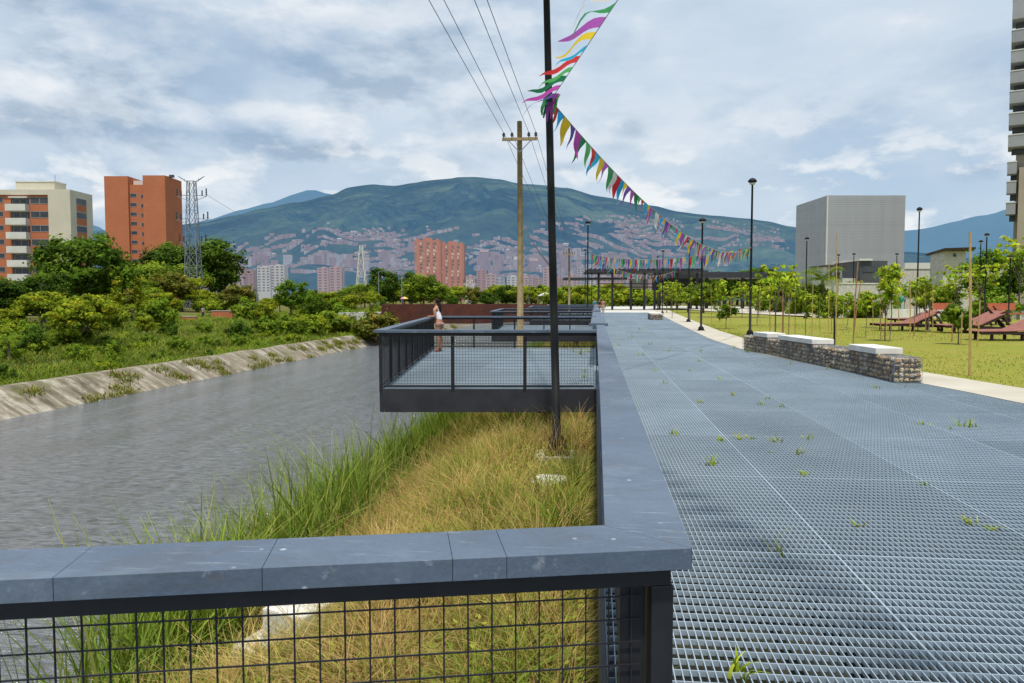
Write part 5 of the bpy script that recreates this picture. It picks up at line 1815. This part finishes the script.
# cream and brick apartment block
S = Site(40, 157, 0)
t = S.root('apartment_building', 'orange brick and cream apartment block with white balconies at the left edge', 'building')
D = 7.6
ztop = S.z(196)
boxp('wall', M['brick'], t, S.x(-60), S.x(53.5), 0, D, -2, ztop)
boxp('side_wall', M['cream'], t, S.x(53.5) + .003, S.x(75.5), -.6, D + .1, -2, S.z(191))
boxp('parapet', M['cream'], t, S.x(-60), S.x(53.3), -.35, D, ztop + .003, S.z(191))
boxp('roof_house', M['cream'], t, S.x(11), S.x(50), 3.0, 7.2, S.z(191) + .003, S.z(183) + .4)
boxp('roof_cornice', M['white'], t, S.x(10.6), S.x(50.4), 2.9, 7.3, S.z(183) + .403, S.z(183) + .62)
m = MB(); m.tube([(S.x(48), 4, S.z(183)), (S.x(48), 4, S.z(173))], .05, 6); m.build('antenna', M['lattice'], t)
for k in range(9):
    y0 = 199.2 + k * 13.75
    zt, zb = S.z(y0), S.z(y0 + 6.0)
    if zb < 1: break
    # balcony
    boxp('balcony_recess', M['darkwall'], t, S.x(15), S.x(33), -.02, .3, S.z(y0 + 7), zt)
    f = boxp('balcony', M['white'], t, S.x(13.5), S.x(33.5), -1.5, -.03, S.z(y0 + 13.0), S.z(y0 + 6.4))
    boxp('balcony_slab', M['white'], t, S.x(15), S.x(33.4), -.9, -.031, zt + .01, zt + .25)
    windowp(t, S.x(17), S.x(31.5), S.z(y0 + 6.3), zt - .1, -.04)
    windowp(t, S.x(34.2), S.x(52.8), S.z(y0 + 5.6), zt + .2, 0)
    windowp(t, S.x(-3), S.x(7.5), S.z(y0 + 4.4), zt + .2, 0)
    windowp(t, S.x(-30), S.x(-16), S.z(y0 + 5), zt + .2, 0)
    m = MB(); m.span(S.x(75.5) - .01, S.x(75.5) + .06, 1.6, 5.2, S.z(y0 + 11.5), S.z(y0 + 5.2)); m.build('brick_panel', M['brick'], t)
    windowp(t, 1.6, 5.2, S.z(y0 + 5.1), zt + .3, 0, side=S.x(75.5) + .03)

# brick tower
S = Site(143, 230, 0)
t = S.root('brick_tower', 'plain orange brick tower block behind the dark trees', 'building')
boxp('wall', M['brick'], t, S.x(108), S.x(131.5), 0, 13, -2, S.z(177.5))
boxp('recessed_wall', M['brick'], t, S.x(131.5) + .003, S.x(147) - .003, .9, 12.5, -2, S.z(185.5))
boxp('stair_wall', M['brick'], t, S.x(147), S.x(169), -.5, 11, -2, S.z(177))
boxp('roof_house', M['white'], t, S.x(132), S.x(146.6), 3, 8, S.z(185.5) + .003, S.z(180.5))
m = MB()
for px, py in ((158, 175.5), (166, 176), (170, 174.5)): m.span(S.x(px) - .6, S.x(px) + .6, 3, 4, S.z(177), S.z(py))
m.build('roof_vents', M['darkwall'], t)
for k in range(10):
    y0 = 194 + k * 9.3
    if S.z(y0 + 4) < 1: break
    windowp(t, S.x(132), S.x(138.5), S.z(y0 + 3.8), S.z(y0), .9)
    windowp(t, S.x(142.5), S.x(146.6), S.z(y0 + 5), S.z(y0 + 1), .9)

# distant tall brick towers
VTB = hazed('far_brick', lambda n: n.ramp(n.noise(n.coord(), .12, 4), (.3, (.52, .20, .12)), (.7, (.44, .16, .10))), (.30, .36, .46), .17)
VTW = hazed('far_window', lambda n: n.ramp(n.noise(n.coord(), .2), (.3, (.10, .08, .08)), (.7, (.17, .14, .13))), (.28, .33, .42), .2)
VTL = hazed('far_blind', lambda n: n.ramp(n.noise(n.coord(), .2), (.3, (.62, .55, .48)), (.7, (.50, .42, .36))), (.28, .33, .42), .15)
for (pa_, pb_, pt, lab, ybk) in ((415, 441, 239, 'distant tall red brick tower, the left and taller of the joined pair', 0), (441.3, 464, 242.5, 'distant tall red brick tower, the right and lower of the joined pair', 6)):
    S = Site((pa_ + pb_) / 2, 600 + ybk, 0)
    t = S.root('brick_tower', lab, 'building', 'pair of distant red brick towers')
    boxp('wall', VTB, t, S.x(pa_), S.x(pb_), 0, 18, -2, S.z(pt + 1.5))
    wpx = pb_ - pa_
    m = MB()
    for u in (.12, .37, .63, .88): m.span(S.x(pa_ + wpx * u) - 1.1, S.x(pa_ + wpx * u) + 1.1, -.5, -.02, -2, S.z(pt))
    m.build('pilaster', VTB, t)
    boxp('roof_house', VTB, t, S.x(pa_ + wpx * .3), S.x(pa_ + wpx * .62), 4, 12, S.z(pt + 1.5) + .01, S.z(pt - 1.3))
    for k in range(14):
        y0 = pt + 4 + k * 3.45
        for u in (.04, .20, .28, .46, .54, .71, .79):
            x0 = S.x(pa_ + wpx * u)
            if k >= 14: continue
            m = MB(); m.span(x0, x0 + wpx * .075 * S.s, -.05, .05, S.z(y0 + 1.9), S.z(y0)); m.build('window', [VTW, VTL][(k * 3 + int(u * 100)) % 5 in (0, 2)], t)

# grey ribbed building
n = NT('ribbed_metal')
co = n.coord()
sx = n.n('ShaderNodeSeparateXYZ'); n.l(co, sx.inputs[0])
pan = n.math('FLOOR', n.math('DIVIDE', sx.outputs[2], 1.05))
cbx = n.n('ShaderNodeCombineXYZ'); n.l(pan, cbx.inputs[0])
wn = n.n('ShaderNodeTexWhiteNoise', noise_dimensions='3D'); n.l(cbx.outputs[0], wn.inputs['Vector'])
k = n.math('MULTIPLY_ADD', wn.outputs[0], .12, .94)
hs = n.n('ShaderNodeHueSaturation'); hs.inputs['Color'].default_value = (.37, .39, .41, 1); n.l(k, hs.inputs['Value'])
st = n.noise(n.mapping(co, (.6, .6, .05)), 1.2, 5, .7)
c = n.mix(.25, hs.outputs[0], n.ramp(st, (.35, (.29, .305, .325)), (.65, (.43, .445, .46))))
n.bsdf(c, .6, .1, .3)
RIB = n.m
S = Site(825, 150, 0)
t = S.root('ribbed_building', 'big windowless grey building clad in horizontal metal ribs', 'building')
ztop = S.z(197); W_ = S.x(901.5); D = 16.2
boxp('wall', RIB, t, .04, W_, .04, D, -2, ztop - .2)
m = MB(); z = -1.0
while z < ztop - .1:
    m.span(.02, W_ + .12, -.06, .098, z, z + .325); m.span(-.06, .098, .14, D + .1, z, z + .325); z += .35
m.build('cladding', RIB, t)
boxp('corner_trim', M['white'], t, -.16, .10, -.16, .10, -1, ztop)
boxp('roof_trim', M['greytower'], t, -.05, W_ + .1, -.05, D + .1, ztop + .003, ztop + .12)

# apartment tower at the right edge
S = Site(1002, 116, 0)
t = S.root('apartment_tower', 'tall grey apartment tower with stacked concrete balconies at the right edge', 'building')
t.rotation_euler = (0, 0, YAW - math.atan((1009 - CX) / FPX))
boxp('wall', M['beige'], t, S.x(1009), S.x(1110), 1.2, 16, -2, S.z(-60))
boxp('side_wall', M['beige'], t, S.x(1012), S.x(1040), -1.2, 1.197, -2, S.z(171))
for k, py in enumerate((-53, -34, -15, 5, 36.5, 56, 75.5, 95, 116, 137, 163, 182, 202.5)):
    bot = py + 13.5 if k != 3 else py + 23
    xr = 1075 if py < 150 else 1010
    boxp('balcony', M['greytower'], t, S.x(1002), S.x(xr), -1.1 if py < 150 else -.9, 3.4 if py < 150 else 1.1, S.z(bot), S.z(py + 2.2), .03)
    boxp('balcony_rail', M['white'], t, S.x(1001.8), S.x(xr) + .02, -1.15 if py < 150 else -.95, 1.1, S.z(py + 2.2) + .003, S.z(py + 1.2))
    boxp('balcony_recess', M['darkwall'], t, S.x(1005), S.x(xr), 1.0, 1.19, S.z(bot + 6.0), S.z(bot) - .01)

# little white house with an overhanging roof, and others behind the planting strip
S = Site(953, 96, 0)
t = S.root('park_house', 'small white hut with a wide overhanging dark roof above the planting', 'building')
boxp('wall', M['concrete'], t, S.x(941.5), S.x(964), 0, 3, -.5, S.z(251.5))
m = MB(); m.add([(S.x(937), -1.2, S.z(249)), (S.x(968), -1.2, S.z(248)), (S.x(973), 4, S.z(252)), (S.x(940), 4, S.z(252.5)), (S.x(937.5), -1.1, S.z(251)), (S.x(968), -1.1, S.z(250.3)), (S.x(972), 3.9, S.z(254)), (S.x(941), 3.9, S.z(254))],
            [(0, 1, 2, 3), (7, 6, 5, 4), (0, 4, 5, 1), (1, 5, 6, 2), (2, 6, 7, 3), (3, 7, 4, 0)])
m.build('roof', M['rooftile'], t)
boxp('window', M['glass'], t, S.x(951), S.x(954), -.05, .05, S.z(257), S.z(254))
S = Site(833, 88, 0)
t = S.root('park_house', 'small white house with a flat dark roof before the grey building', 'building')
boxp('wall', M['white'], t, S.x(825), S.x(841), 0, 4, -.5, S.z(267))
boxp('roof', M['rooftile'], t, S.x(823.5), S.x(844), -.8, 4.5, S.z(267) + .003, S.z(265.3))
for a, b in ((827, 831), (833, 839)): windowp(t, S.x(a), S.x(b), S.z(279), S.z(272), 0)
S = Site(880, 100, 0)
t = S.root('low_building', 'low dark grey building with a flat roof below the grey ribbed one', 'building')
boxp('wall', M['darkwall'], t, S.x(859), S.x(886), 0, 8, -.5, S.z(261))
boxp('roof', M['white'], t, S.x(857), S.x(870), -.3, 8, S.z(261) + .003, S.z(259))
boxp('side_wall', M['concrete'], t, S.x(840), S.x(859) - .003, 1, 8, -.5, S.z(278))
m = MB(); m.span(S.x(861), S.x(884), -.06, .0, S.z(272), S.z(266)); m.build('window_band', M['glass'], t)
S = Site(920, 105, 0)
t = S.root('garden_wall', 'long white wall topped by a pale band, between the grey building and the hut', 'wall')
boxp('wall', M['concrete'], t, S.x(890), S.x(1010), 0, .3, -.5, S.z(269))
boxp('wall_band', M['white'], t, S.x(903), S.x(940), -.1, .4, S.z(269) + .003, S.z(263))
S = Site(800, 84, 0)
t = S.root('retaining_wall', 'rough pale stone retaining wall behind the planting strip', 'wall')
boxp('wall', M['concrete'], t, S.x(838), S.x(905), 0, .6, -.4, S.z(284))
boxp('wall_cap', M['white_concrete'], t, S.x(838) - .05, S.x(905) + .05, -.06, .66, S.z(284) + .003, S.z(283))
# turquoise play post with a panel
S = Site(900, 76, 0)
t = S.root('play_post', 'turquoise play post with a small white framed panel behind the lawn', 'play equipment')
m = MB(); m.tube([(0, 0, 0), (0, 0, 2.1)], .07, 8); m.build('post', simple('turquoise', (.03, .34, .28), None, 3, .5), t)
boxp('panel', M['white'], t, -.45, -.02, -.05, .05, 1.9, 3.0); boxp('screen', M['glass'], t, -.38, -.09, -.08, -.051, 2.1, 2.8)
m = MB(); m.lathe((0, 0, 1.2), [(.05, 0), (.32, .25), (.36, .5), (.1, .75)], 10); m.build('hood', bpy.data.materials['turquoise'], t)

# low white wall that closes the lawn
t = tag(empty('low_wall', (20, 66, 0)), 'long low white concrete wall at the back of the lawn', 'wall')
pts = [on_z(px, py, 0) for px, py in ((1060, 319), (985, 318.5), (905, 318), (812, 317.5))]
for a, b in zip(pts, pts[1:]):
    m = MB(); m.bar((a.x, a.y, .36), (b.x, b.y, .36), .35, .80); loc(m.build('wall_panel', M['white_concrete'], t, bevel=.01), t)
vv, ff = [], []
pa2 = [on_z(px, py, .012) for px, py in ((812, 317), (770, 315.5), (735, 313.5), (700, 311), (680, 309.5))]
pb2 = [on_z(px, py, .012) for px, py in ((815, 309), (770, 308), (735, 307.5), (700, 306.5), (680, 306))]
for a, b in zip(pa2, pb2): vv += [tuple(a), tuple(b)]
ff = [(2 * i, 2 * i + 2, 2 * i + 3, 2 * i + 1) for i in range(len(pa2) - 1)]
me = bpy.data.meshes.new('footpath'); me.from_pydata([(x, y, .10) for x, y, z in vv], [], ff); tag(link('footpath', me, M['path']), kind='structure')

# dark pergola
S = Site(670, 118, 0)
t = S.root('pergola', 'long dark steel pergola with flat roofs on thick columns beyond the lawn', 'pergola')
boxp('roof', M['fascia'], t, S.x(588), S.x(706), -1, 8, S.z(273), S.z(270.6))
boxp('lower_roof', M['fascia'], t, S.x(565), S.x(628), 1, 6, S.z(279.5), S.z(277.3))
boxp('main_roof', M['fascia'], t, S.x(668), S.x(786), 9, 18, S.z(276), S.z(270))
boxp('back_screen', M['darkwall'], t, S.x(672), S.x(730), 17, 17.4, S.z(289), S.z(276) - .01)
m = MB()
for k in range(24): m.span(S.x(590 + k * 4.8) - .06, S.x(590 + k * 4.8) + .06, -1.2, 8.2, S.z(270.6) + .003, S.z(270.6) + .3)
m.build('roof_slats', M['black'], t)
for px in (600, 614, 633, 646.5, 657, 662, 680, 700): boxp('column', M['fascia'], t, S.x(px) - .15, S.x(px) + .15, 2.0, 2.4, -.3, S.z(273) - .003)
for px in (710, 728, 748, 768): boxp('column', M['fascia'], t, S.x(px) - .25, S.x(px) + .25, 13.0, 13.5, -.3, S.z(276) - .003)
for py in (283, 286.5): boxp('beam', M['corten'], t, S.x(600), S.x(660), 2.6, 2.9, S.z(py + .8), S.z(py))
boxp('white_panel', M['white'], t, S.x(636), S.x(656), 7, 7.2, S.z(288), S.z(277.5))
# white shade tents
for px, py, w_, lab in ((545, 294, 15, 'white shade tent beyond the rust-coloured bridge, right of the wooden pole'),):
    S = Site(px, 185, -1)
    t = S.root('shade_tent', lab, 'tent')
    h = S.z(py) - .3; hw = w_ * S.s / 2
    m = MB(); m.add([(-hw, -2, h - .1), (hw, -2, h - .1), (hw, 2, h - .1), (-hw, 2, h - .1), (0, 0, h + .75)], [(0, 1, 4), (1, 2, 4), (2, 3, 4), (3, 0, 4), (3, 2, 1, 0)]); m.build('roof', M['white'], t)
    for sx_ in (-1, 1): boxp('leg', M['lattice'], t, sx_ * hw - .06, sx_ * hw + .06, -2, -1.9, 0, h - .11)

# brick walls on the far bank
for i, (px, py, Y, w_, h_, lab) in enumerate(((222, 316, 98, 22, 1.15, 'longer low red brick wall on the far bank in front of yellow-green trees'), (189, 320, 90, 14, .9, 'short low red brick wall on the far bank, left of the longer one'))):
    p = at_y(px, py, Y); z = base_z(p.x, Y)
    t = tag(empty('brick_seat_wall', (p.x, Y, p.z - .5), YAW), lab, 'wall', 'low red brick walls on the far bank')
    wv = w_ * Y / FPX
    boxp('wall', M['brick'], t, -wv / 2, wv / 2, 0, .4, -.6, h_)
    boxp('cap', M['concrete'], t, -wv / 2 - .04, wv / 2 + .04, -.04, .44, h_ + .003, h_ + .09)

# ------------------------------------------------------------------ pylons and light masts
def pylon(px, Y, zg, rows, wb, wt, arms, label, bar=.10, vtop=True, white=False):
    """lattice mast: rows = (base py, top py); arms = [(py, reach px)]"""
    S = Site(px, Y, zg)
    t = S.root('power_pylon', label, 'pylon')
    mt = M['white'] if white else M['lattice']
    hb, ht = 0.0, S.z(rows[1])
    ww = lambda z: (wb + (wt - wb) * z / ht) * S.s / 2
    m = MB()
    for a in (-1, 1):
        for b in (-1, 1): m.bar((a * ww(0), b * ww(0), 0), (a * ww(ht), b * ww(ht), ht), bar * 1.3)
    K = max(5, int(ht / (wb * S.s * .95)))
    for k in range(K):
        z0, z1 = ht * k / K, ht * (k + 1) / K
        a, b = ww(z0), ww(z1)
        for sgn in (-1, 1):
            for fx in (True, False):
                q0, q1 = ((-a, sgn * a, z0), (b, sgn * b, z1)) if fx else ((sgn * a, -a, z0), (sgn * b, b, z1))
                q2, q3 = ((a, sgn * a, z0), (-b, sgn * b, z1)) if fx else ((sgn * a, a, z0), (sgn * b, -b, z1))
                m.bar(q0, q1, bar * .7); m.bar(q2, q3, bar * .7)
                m.bar((-b, sgn * b, z1) if fx else (sgn * b, -b, z1), (b, sgn * b, z1) if fx else (sgn * b, b, z1), bar * .7)
    m.build('lattice_mast', mt, t)
    for py, rp in arms:
        z = S.z(py); e = rp * S.s; w0 = ww(z)
        m = MB()
        for sg in (-1, 1):
            m.bar((sg * w0, 0, z), (sg * e, 0, z - .25), bar); m.bar((sg * w0, 0, z - 1.1), (sg * e, 0, z - .3), bar * .8)
        m.build('crossarm', mt, t)
        for sg in (-1, 1):
            m = MB()
            for dx, up in ((.0, 1.5), (-.9, 1.1)):
                zz = z - .2
                m.lathe((sg * (e + dx * .9), 0, zz), [(.08, 0)] + [(.17 if j % 2 else .09, up * (j + 1) / 9) for j in range(8)] + [(.05, up)], 7)
            m.build('insulator', M['rubber'], t)
    if vtop:
        m = MB(); zt = ht; e = 13 * S.s
        for sg in (-1, 1):
            m.bar((sg * ww(ht), 0, zt - .4), (sg * e, 0, zt + .95), bar); m.bar((0, 0, zt - .5), (sg * e, 0, zt + .98), bar * .7); m.bar((sg * e * .5, 0, zt), (sg * e * .55, 0, zt + .5), bar * .6)
        m.build('top_arm', mt, t)
    return t


pylon(194.5, 150, -.5, (293, 182.5), 14.5, 6.5, [(196, 14.5), (219, 15.5), (241, 13)], 'tall grey lattice power pylon with stacked insulator arms in front of dark trees')
pylon(362, 420, 0, (292, 246), 12, 2.5, [(252, 7), (258, 8)], 'slim distant white lattice pylon before the hillside', .22, False, True)
pylon(470, 260, -.5, (297, 280), 9, 6, [(283, 6)], 'short broad white lattice mast above the rust-coloured bridge', .16, False, True)
m = MB()
for k, (ax, bx) in enumerate(((14, 60), (15, 62))):
    pass
S = Site(194.5, 150, -.5)
for k, (sg, py, lab) in enumerate(((1, 195, 'upper transmission wire running from the near pylon towards the distant pylon'), (1, 218, 'lower transmission wire running from the near pylon towards the distant pylon'))):
    a = S.o + RIGHT * (13.5 * S.s) + Vector((0, 0, S.z(py)))
    S2 = Site(362, 420, 0); b = S2.o + Vector((0, 0, S2.z(252 + k * 6)))
    m = MB(); m.tube([a.lerp(b, i / 20) - Vector((0, 0, 22 * (i / 20) * (1 - i / 20))) for i in range(21)], .035, 5)
    tag(m.build('transmission_wire', M['lattice']), lab, 'wire', 'transmission wires')
for px, pt, Y, lab in ((257.5, 262, 150, 'thin pale light mast left of the white apartment blocks'), (379, 272, 160, 'thin pale light mast left of the brick towers'), (402, 268, 170, 'thin pale light mast just below the brick towers'),
                  (343, 272, 190, 'thin pale light mast before the pinkish apartment block'), (529, 268, 200, 'thin pale light mast right of the wooden pole beyond the bridge'), (560, 262, 230, 'thin pale light mast behind the distant wooden pole')):
    S = Site(px, Y, -.8)
    t = S.root('light_mast', lab, 'light mast', 'thin pale light masts in the distance')
    h = S.z(pt); m = MB(); m.tube([(0, 0, 0), (0, 0, h)], [.14, .08], 7); m.build('pole', M['lattice'], t)
    m = MB(); m.bar((0, 0, h), (1.1, 0, h + .2), .07); m.box((1.2, 0, h + .2), (.5, .2, .1)); m.build('lamp_arm', M['lattice'], t)

# ------------------------------------------------------------------ hills
def tab(t, x):
    if x <= t[0][0]: return t[0][1]
    for (a, b), (c, d) in zip(t, t[1:]):
        if x <= c:
            u = (x - a) / (c - a); u = u * u * (3 - 2 * u) * .5 + u * .5
            return b + (d - b) * u
    return t[-1][1]


def slope_at(px, py):
    d = ray(px, py); return d.z / math.hypot(d.x, d.y)


def az_at(px):
    d = ray(px, 300); return math.atan2(d.x, d.y)


class Hill:
    def __init__(s, prof, r0, r1, power, rough, seed):
        s.prof, s.r0, s.r1, s.pw, s.rough, s.seed = prof, r0, r1, power, rough, seed

    def z(s, px, r):
        a = az_at(px)
        top = slope_at(px, tab(s.prof, px)) * s.r1
        u = max(0, min(1, (r - s.r0) / (s.r1 - s.r0)))
        x, y = r * math.sin(a), r * math.cos(a)
        f = 0
        for k, amp in ((1 / 900, 1), (1 / 400, .5), (1 / 180, .25), (1 / 80, .13)):
            f += amp * (1 - 2 * abs(mnoise.noise(Vector((x * k, y * k, s.seed)))))
        body = u ** s.pw
        return top * (body + s.rough * (f - .55) * math.sin(math.pi * u) ** .8 * max(.16, 1 - .95 * u)) + .022 * top * f * max(0, u - .7) / .3

    def build(s, name, mat, p0, p1, np_=420, nr=120):
        vv, ff = [], []
        for j in range(nr + 9):
            r = s.r0 + (s.r1 - s.r0) * j / nr if j <= nr else s.r1 * (1 + .05 * (j - nr))
            for i in range(np_ + 1):
                px = p0 + (p1 - p0) * i / np_
                a = az_at(px)
                z = s.z(px, min(r, s.r1)) if j <= nr else s.z(px, s.r1) * max(0, 1 - .12 * (j - nr))
                vv.append((r * math.sin(a), r * math.cos(a), z - 2))
        w_ = np_ + 1
        for j in range(nr + 8):
            for i in range(np_): ff.append((j * w_ + i, j * w_ + i + 1, (j + 1) * w_ + i + 1, (j + 1) * w_ + i))
        me = bpy.data.meshes.new(name); me.from_pydata(vv, [], ff)
        me.polygons.foreach_set('use_smooth', [True] * len(me.polygons))
        return tag(link(name, me, mat), kind='structure')


def hillcol(c1, c2, c3, sc):
    def fn(n):
        co = n.coord()
        f = n.noise(co, sc, 7, .68, .3); f2 = n.noise(co, sc * .22, 4, .6, .3); f3 = n.noise(co, sc * 4, 4, .65)
        c = n.ramp(f, (.36, c1), (.52, c2), (.66, c3))
        c = n.mix(n.math('MULTIPLY', n.ramp(f2, (.44, 0.0), (.62, 1.0)), .75), c, tuple(x * 1.35 for x in c3))
        c = n.mix(.4, c, n.ramp(f3, (.36, c1), (.64, c3)), 'MIX')
        sh = n.ramp(n.noise(n.mapping(co, (1, 1, .3), loc=(900, 300, 0)), sc * .13, 4, .55, .4), (.42, .45), (.56, 1.0))  # broad cloud shadows painted into the hill colour
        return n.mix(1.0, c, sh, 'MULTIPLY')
    return fn


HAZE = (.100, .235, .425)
MAIN = Hill([(-600, 232), (0, 232), (150, 230), (205, 224), (235, 217), (262, 210), (300, 204), (335, 196), (350, 189), (372, 186), (395, 186), (415, 184), (440, 181.5), (470, 180), (500, 181), (520, 185), (545, 187), (562, 190),
             (600, 199), (640, 206), (680, 212), (715, 216), (745, 219), (765, 222), (790, 228), (830, 238), (900, 252), (1000, 262), (1500, 270)], 1300, 5200, 1.25, .31, 3.3)
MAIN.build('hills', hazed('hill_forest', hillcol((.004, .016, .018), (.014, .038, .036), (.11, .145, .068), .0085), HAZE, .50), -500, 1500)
FAR = Hill([(-700, 215), (0, 222), (95, 225), (106, 229), (114, 237), (170, 234), (210, 222), (245, 212), (272, 205), (296, 196), (312, 193), (330, 197), (352, 200), (420, 206), (700, 222), (880, 236), (900, 232), (925, 229), (950, 224), (985, 216), (1006, 210),
            (1030, 206), (1200, 190), (1700, 200)], 5600, 9000, 1.1, .05, 9.1)
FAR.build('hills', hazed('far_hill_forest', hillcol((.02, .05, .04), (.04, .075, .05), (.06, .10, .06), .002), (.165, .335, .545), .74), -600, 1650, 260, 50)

# town on the slopes
HC = [(.42, .25, .22), (.46, .30, .26), (.52, .44, .40), (.36, .20, .17), (.58, .54, .50)]
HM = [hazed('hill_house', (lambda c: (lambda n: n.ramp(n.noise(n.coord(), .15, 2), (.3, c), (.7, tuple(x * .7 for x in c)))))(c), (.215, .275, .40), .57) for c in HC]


def on_hill(px, py):
    sl = slope_at(px, py)
    a = az_at(px)
    r = 1330
    while r < 5100:
        z = MAIN.z(px, r) - 2
        if (z - CAM_H) / r >= sl:
            return Vector((r * math.sin(a), r * math.cos(a), z)), r
        r += 35
    return None, None


blobs = [(262, 262, 22, 9, 2), (240, 266, 26, 8, 1.6), (290, 246, 16, 5, 1), (330, 262, 26, 7, 2), (360, 240, 30, 7, 2), (385, 250, 26, 8, 2), (345, 272, 40, 6, 2), (395, 268, 24, 7, 1.5), (498, 248, 20, 5, 1.3), (520, 268, 44, 8, 3),
         (560, 262, 30, 10, 2.5), (590, 240, 34, 12, 3), (630, 245, 40, 14, 4), (680, 246, 44, 12, 4), (720, 238, 36, 8, 2.5), (600, 268, 60, 8, 3), (540, 246, 24, 6, 1.5), (640, 226, 30, 7, 1), (780, 242, 24, 6, 1.6), (470, 276, 60, 4, 2),
         (220, 276, 30, 4, 1), (420, 246, 40, 12, .5)]
wts = np.array([b[4] for b in blobs]); wts = wts / wts.sum()
nh = 0
mass = MB(); mmat = []
hproto = {}
tries = 0
while nh < 6600 and tries < 20000:
    tries += 1
    b = blobs[rng.choice(len(blobs), p=wts)]
    px, py = rng.normal(b[0], b[2] * .6), rng.normal(b[1], b[3] * .6)
    if not (205 < px < 830 and 215 < py < 284): continue
    if mnoise.noise(Vector((px * .045, py * .10, 1.7))) + .5 * mnoise.noise(Vector((px * .13, py * .3, 4.1))) < -.06: continue
    p, r = on_hill(px, py)
    if p is None: continue
    ci = int(rng.choice(5, p=[.32, .28, .16, .14, .10]))
    wd_, dp, hh = rng.uniform(5, 12), rng.uniform(6, 10), rng.uniform(3, 5.5)
    if rng.random() < .03 and py > 256: wd_, dp, hh = rng.uniform(12, 20), 12, rng.uniform(12, 22)
    rz = -math.atan2(p.x, p.y) + rng.normal(0, .35)
    if nh < 290:
        key = ci
        if key not in hproto:
            mm = MB(); mm.box((0, 0, .5), (1, 1, 1)); mm.add([(-.54, -.54, 1.001), (.54, -.54, 1.001), (.54, .54, 1.001), (-.54, .54, 1.001), (-.54, 0, 1.3), (.54, 0, 1.3)], [(0, 1, 5, 4), (3, 4, 5, 2), (0, 4, 3), (1, 2, 5)])
            hproto[key] = mm.build('hillside_house', HM[ci]); o = hproto[key]
        else:
            o = hproto[key].copy(); col.objects.link(o)
        o.location = p - Vector((0, 0, 3)); o.rotation_euler = (0, 0, rz); o.scale = (wd_, dp, hh + 3)
        tag(o, ['tiny brick-pink house', 'tiny pale brick house', 'tiny beige house', 'tiny dark red brick house', 'tiny whitish house'][ci] + ' among the town on the distant hillside', 'house', 'houses on the distant hillside: ' + 'pink pale beige red white'.split()[ci])
    else:
        n0 = len(mass.f)
        mass.box((p.x, p.y, p.z + hh / 2 - 2), (wd_, dp, hh + 4), rz); mmat += [ci] * (len(mass.f) - n0)
    nh += 1
o = mass.build('hillside_town', HM[0])
for k in HM[1:]: o.data.materials.append(k)
o.data.polygons.foreach_set('material_index', mmat)
tag(o, 'dense mass of tiny brick houses covering the lower slopes', 'town', kind='stuff')

# apartment blocks at the foot of the hills
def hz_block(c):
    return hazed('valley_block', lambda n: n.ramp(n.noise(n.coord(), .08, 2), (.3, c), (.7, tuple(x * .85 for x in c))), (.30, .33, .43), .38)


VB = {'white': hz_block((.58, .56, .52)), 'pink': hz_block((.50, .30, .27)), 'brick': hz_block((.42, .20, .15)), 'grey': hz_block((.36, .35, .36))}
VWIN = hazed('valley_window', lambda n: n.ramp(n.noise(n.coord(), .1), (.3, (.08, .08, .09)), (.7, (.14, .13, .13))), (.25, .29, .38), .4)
blocks = [(258, 271, 267, 'white', 900, 'white apartment block, left one of two side by side in the valley'), (271.5, 285, 265.5, 'white', 905, 'white apartment block, right one of two side by side in the valley'),
          (318, 329, 268, 'pink', 900, 'pinkish apartment block, left one of a pair before the hillside'), (330, 342, 267, 'pink', 905, 'pinkish apartment block, right one of a pair before the hillside')]
cols_ = ['pink', 'brick', 'pink', 'grey', 'white', 'pink', 'brick']
x = 466.0; i = 0
while x < 640:
    w_ = random.uniform(6, 14)
    blocks.append((x, x + w_, random.uniform(267, 280), cols_[i % 7], random.uniform(850, 1200), None)); x += w_ + random.uniform(-1, 3); i += 1
x = 205.0
while x < 255:
    w_ = random.uniform(6, 11); blocks.append((x, x + w_, random.uniform(266, 278), cols_[i % 7], random.uniform(900, 1200), None)); x += w_ + random.uniform(1, 4); i += 1
for a, b, pt, c, Dp, lab in blocks:
    S = Site((a + b) / 2, Dp, 0)
    t = S.root('apartment_block', lab or {'white': 'small whitish', 'pink': 'small pinkish', 'brick': 'small dull brick', 'grey': 'small grey'}[c] + ' apartment block in the hazy valley below the hillside town', 'apartment block',
               None if lab else 'valley apartment blocks: ' + c)
    boxp('wall', VB[c], t, S.x(a), S.x(b), 0, 16, -3, S.z(pt))
    boxp('roof_house', VB[c], t, S.x(a + (b - a) * .3), S.x(a + (b - a) * .65), 4, 11, S.z(pt) + .01, S.z(pt - 1.2))
    nf = int((S.z(pt) - 4) / 3.2)
    for k in range(max(1, min(nf, 9))):
        z0 = S.z(pt) - 2.6 - k * 3.2
        nb = max(2, int((b - a) * S.s / 5)); xb_ = S.x(b) - S.x(a)
        if nb * nf > 60: m = MB(); m.span(S.x(a) + xb_ * .08, S.x(b) - xb_ * .08, -.08, .05, z0, z0 + 1.3); m.build('window', VWIN, t); continue
        for q in range(nb):
            xa = S.x(a) + xb_ * (q + .2) / nb
            m = MB(); m.span(xa, xa + xb_ * .55 / nb, -.08, .05, z0, z0 + 1.4); m.build('window', VWIN, t)
# unused plant prototypes never placed
for k, (o, used) in PROTO.items():
    if not used:
        for ch in list(o.children): bpy.data.objects.remove(ch)
        bpy.data.objects.remove(o)
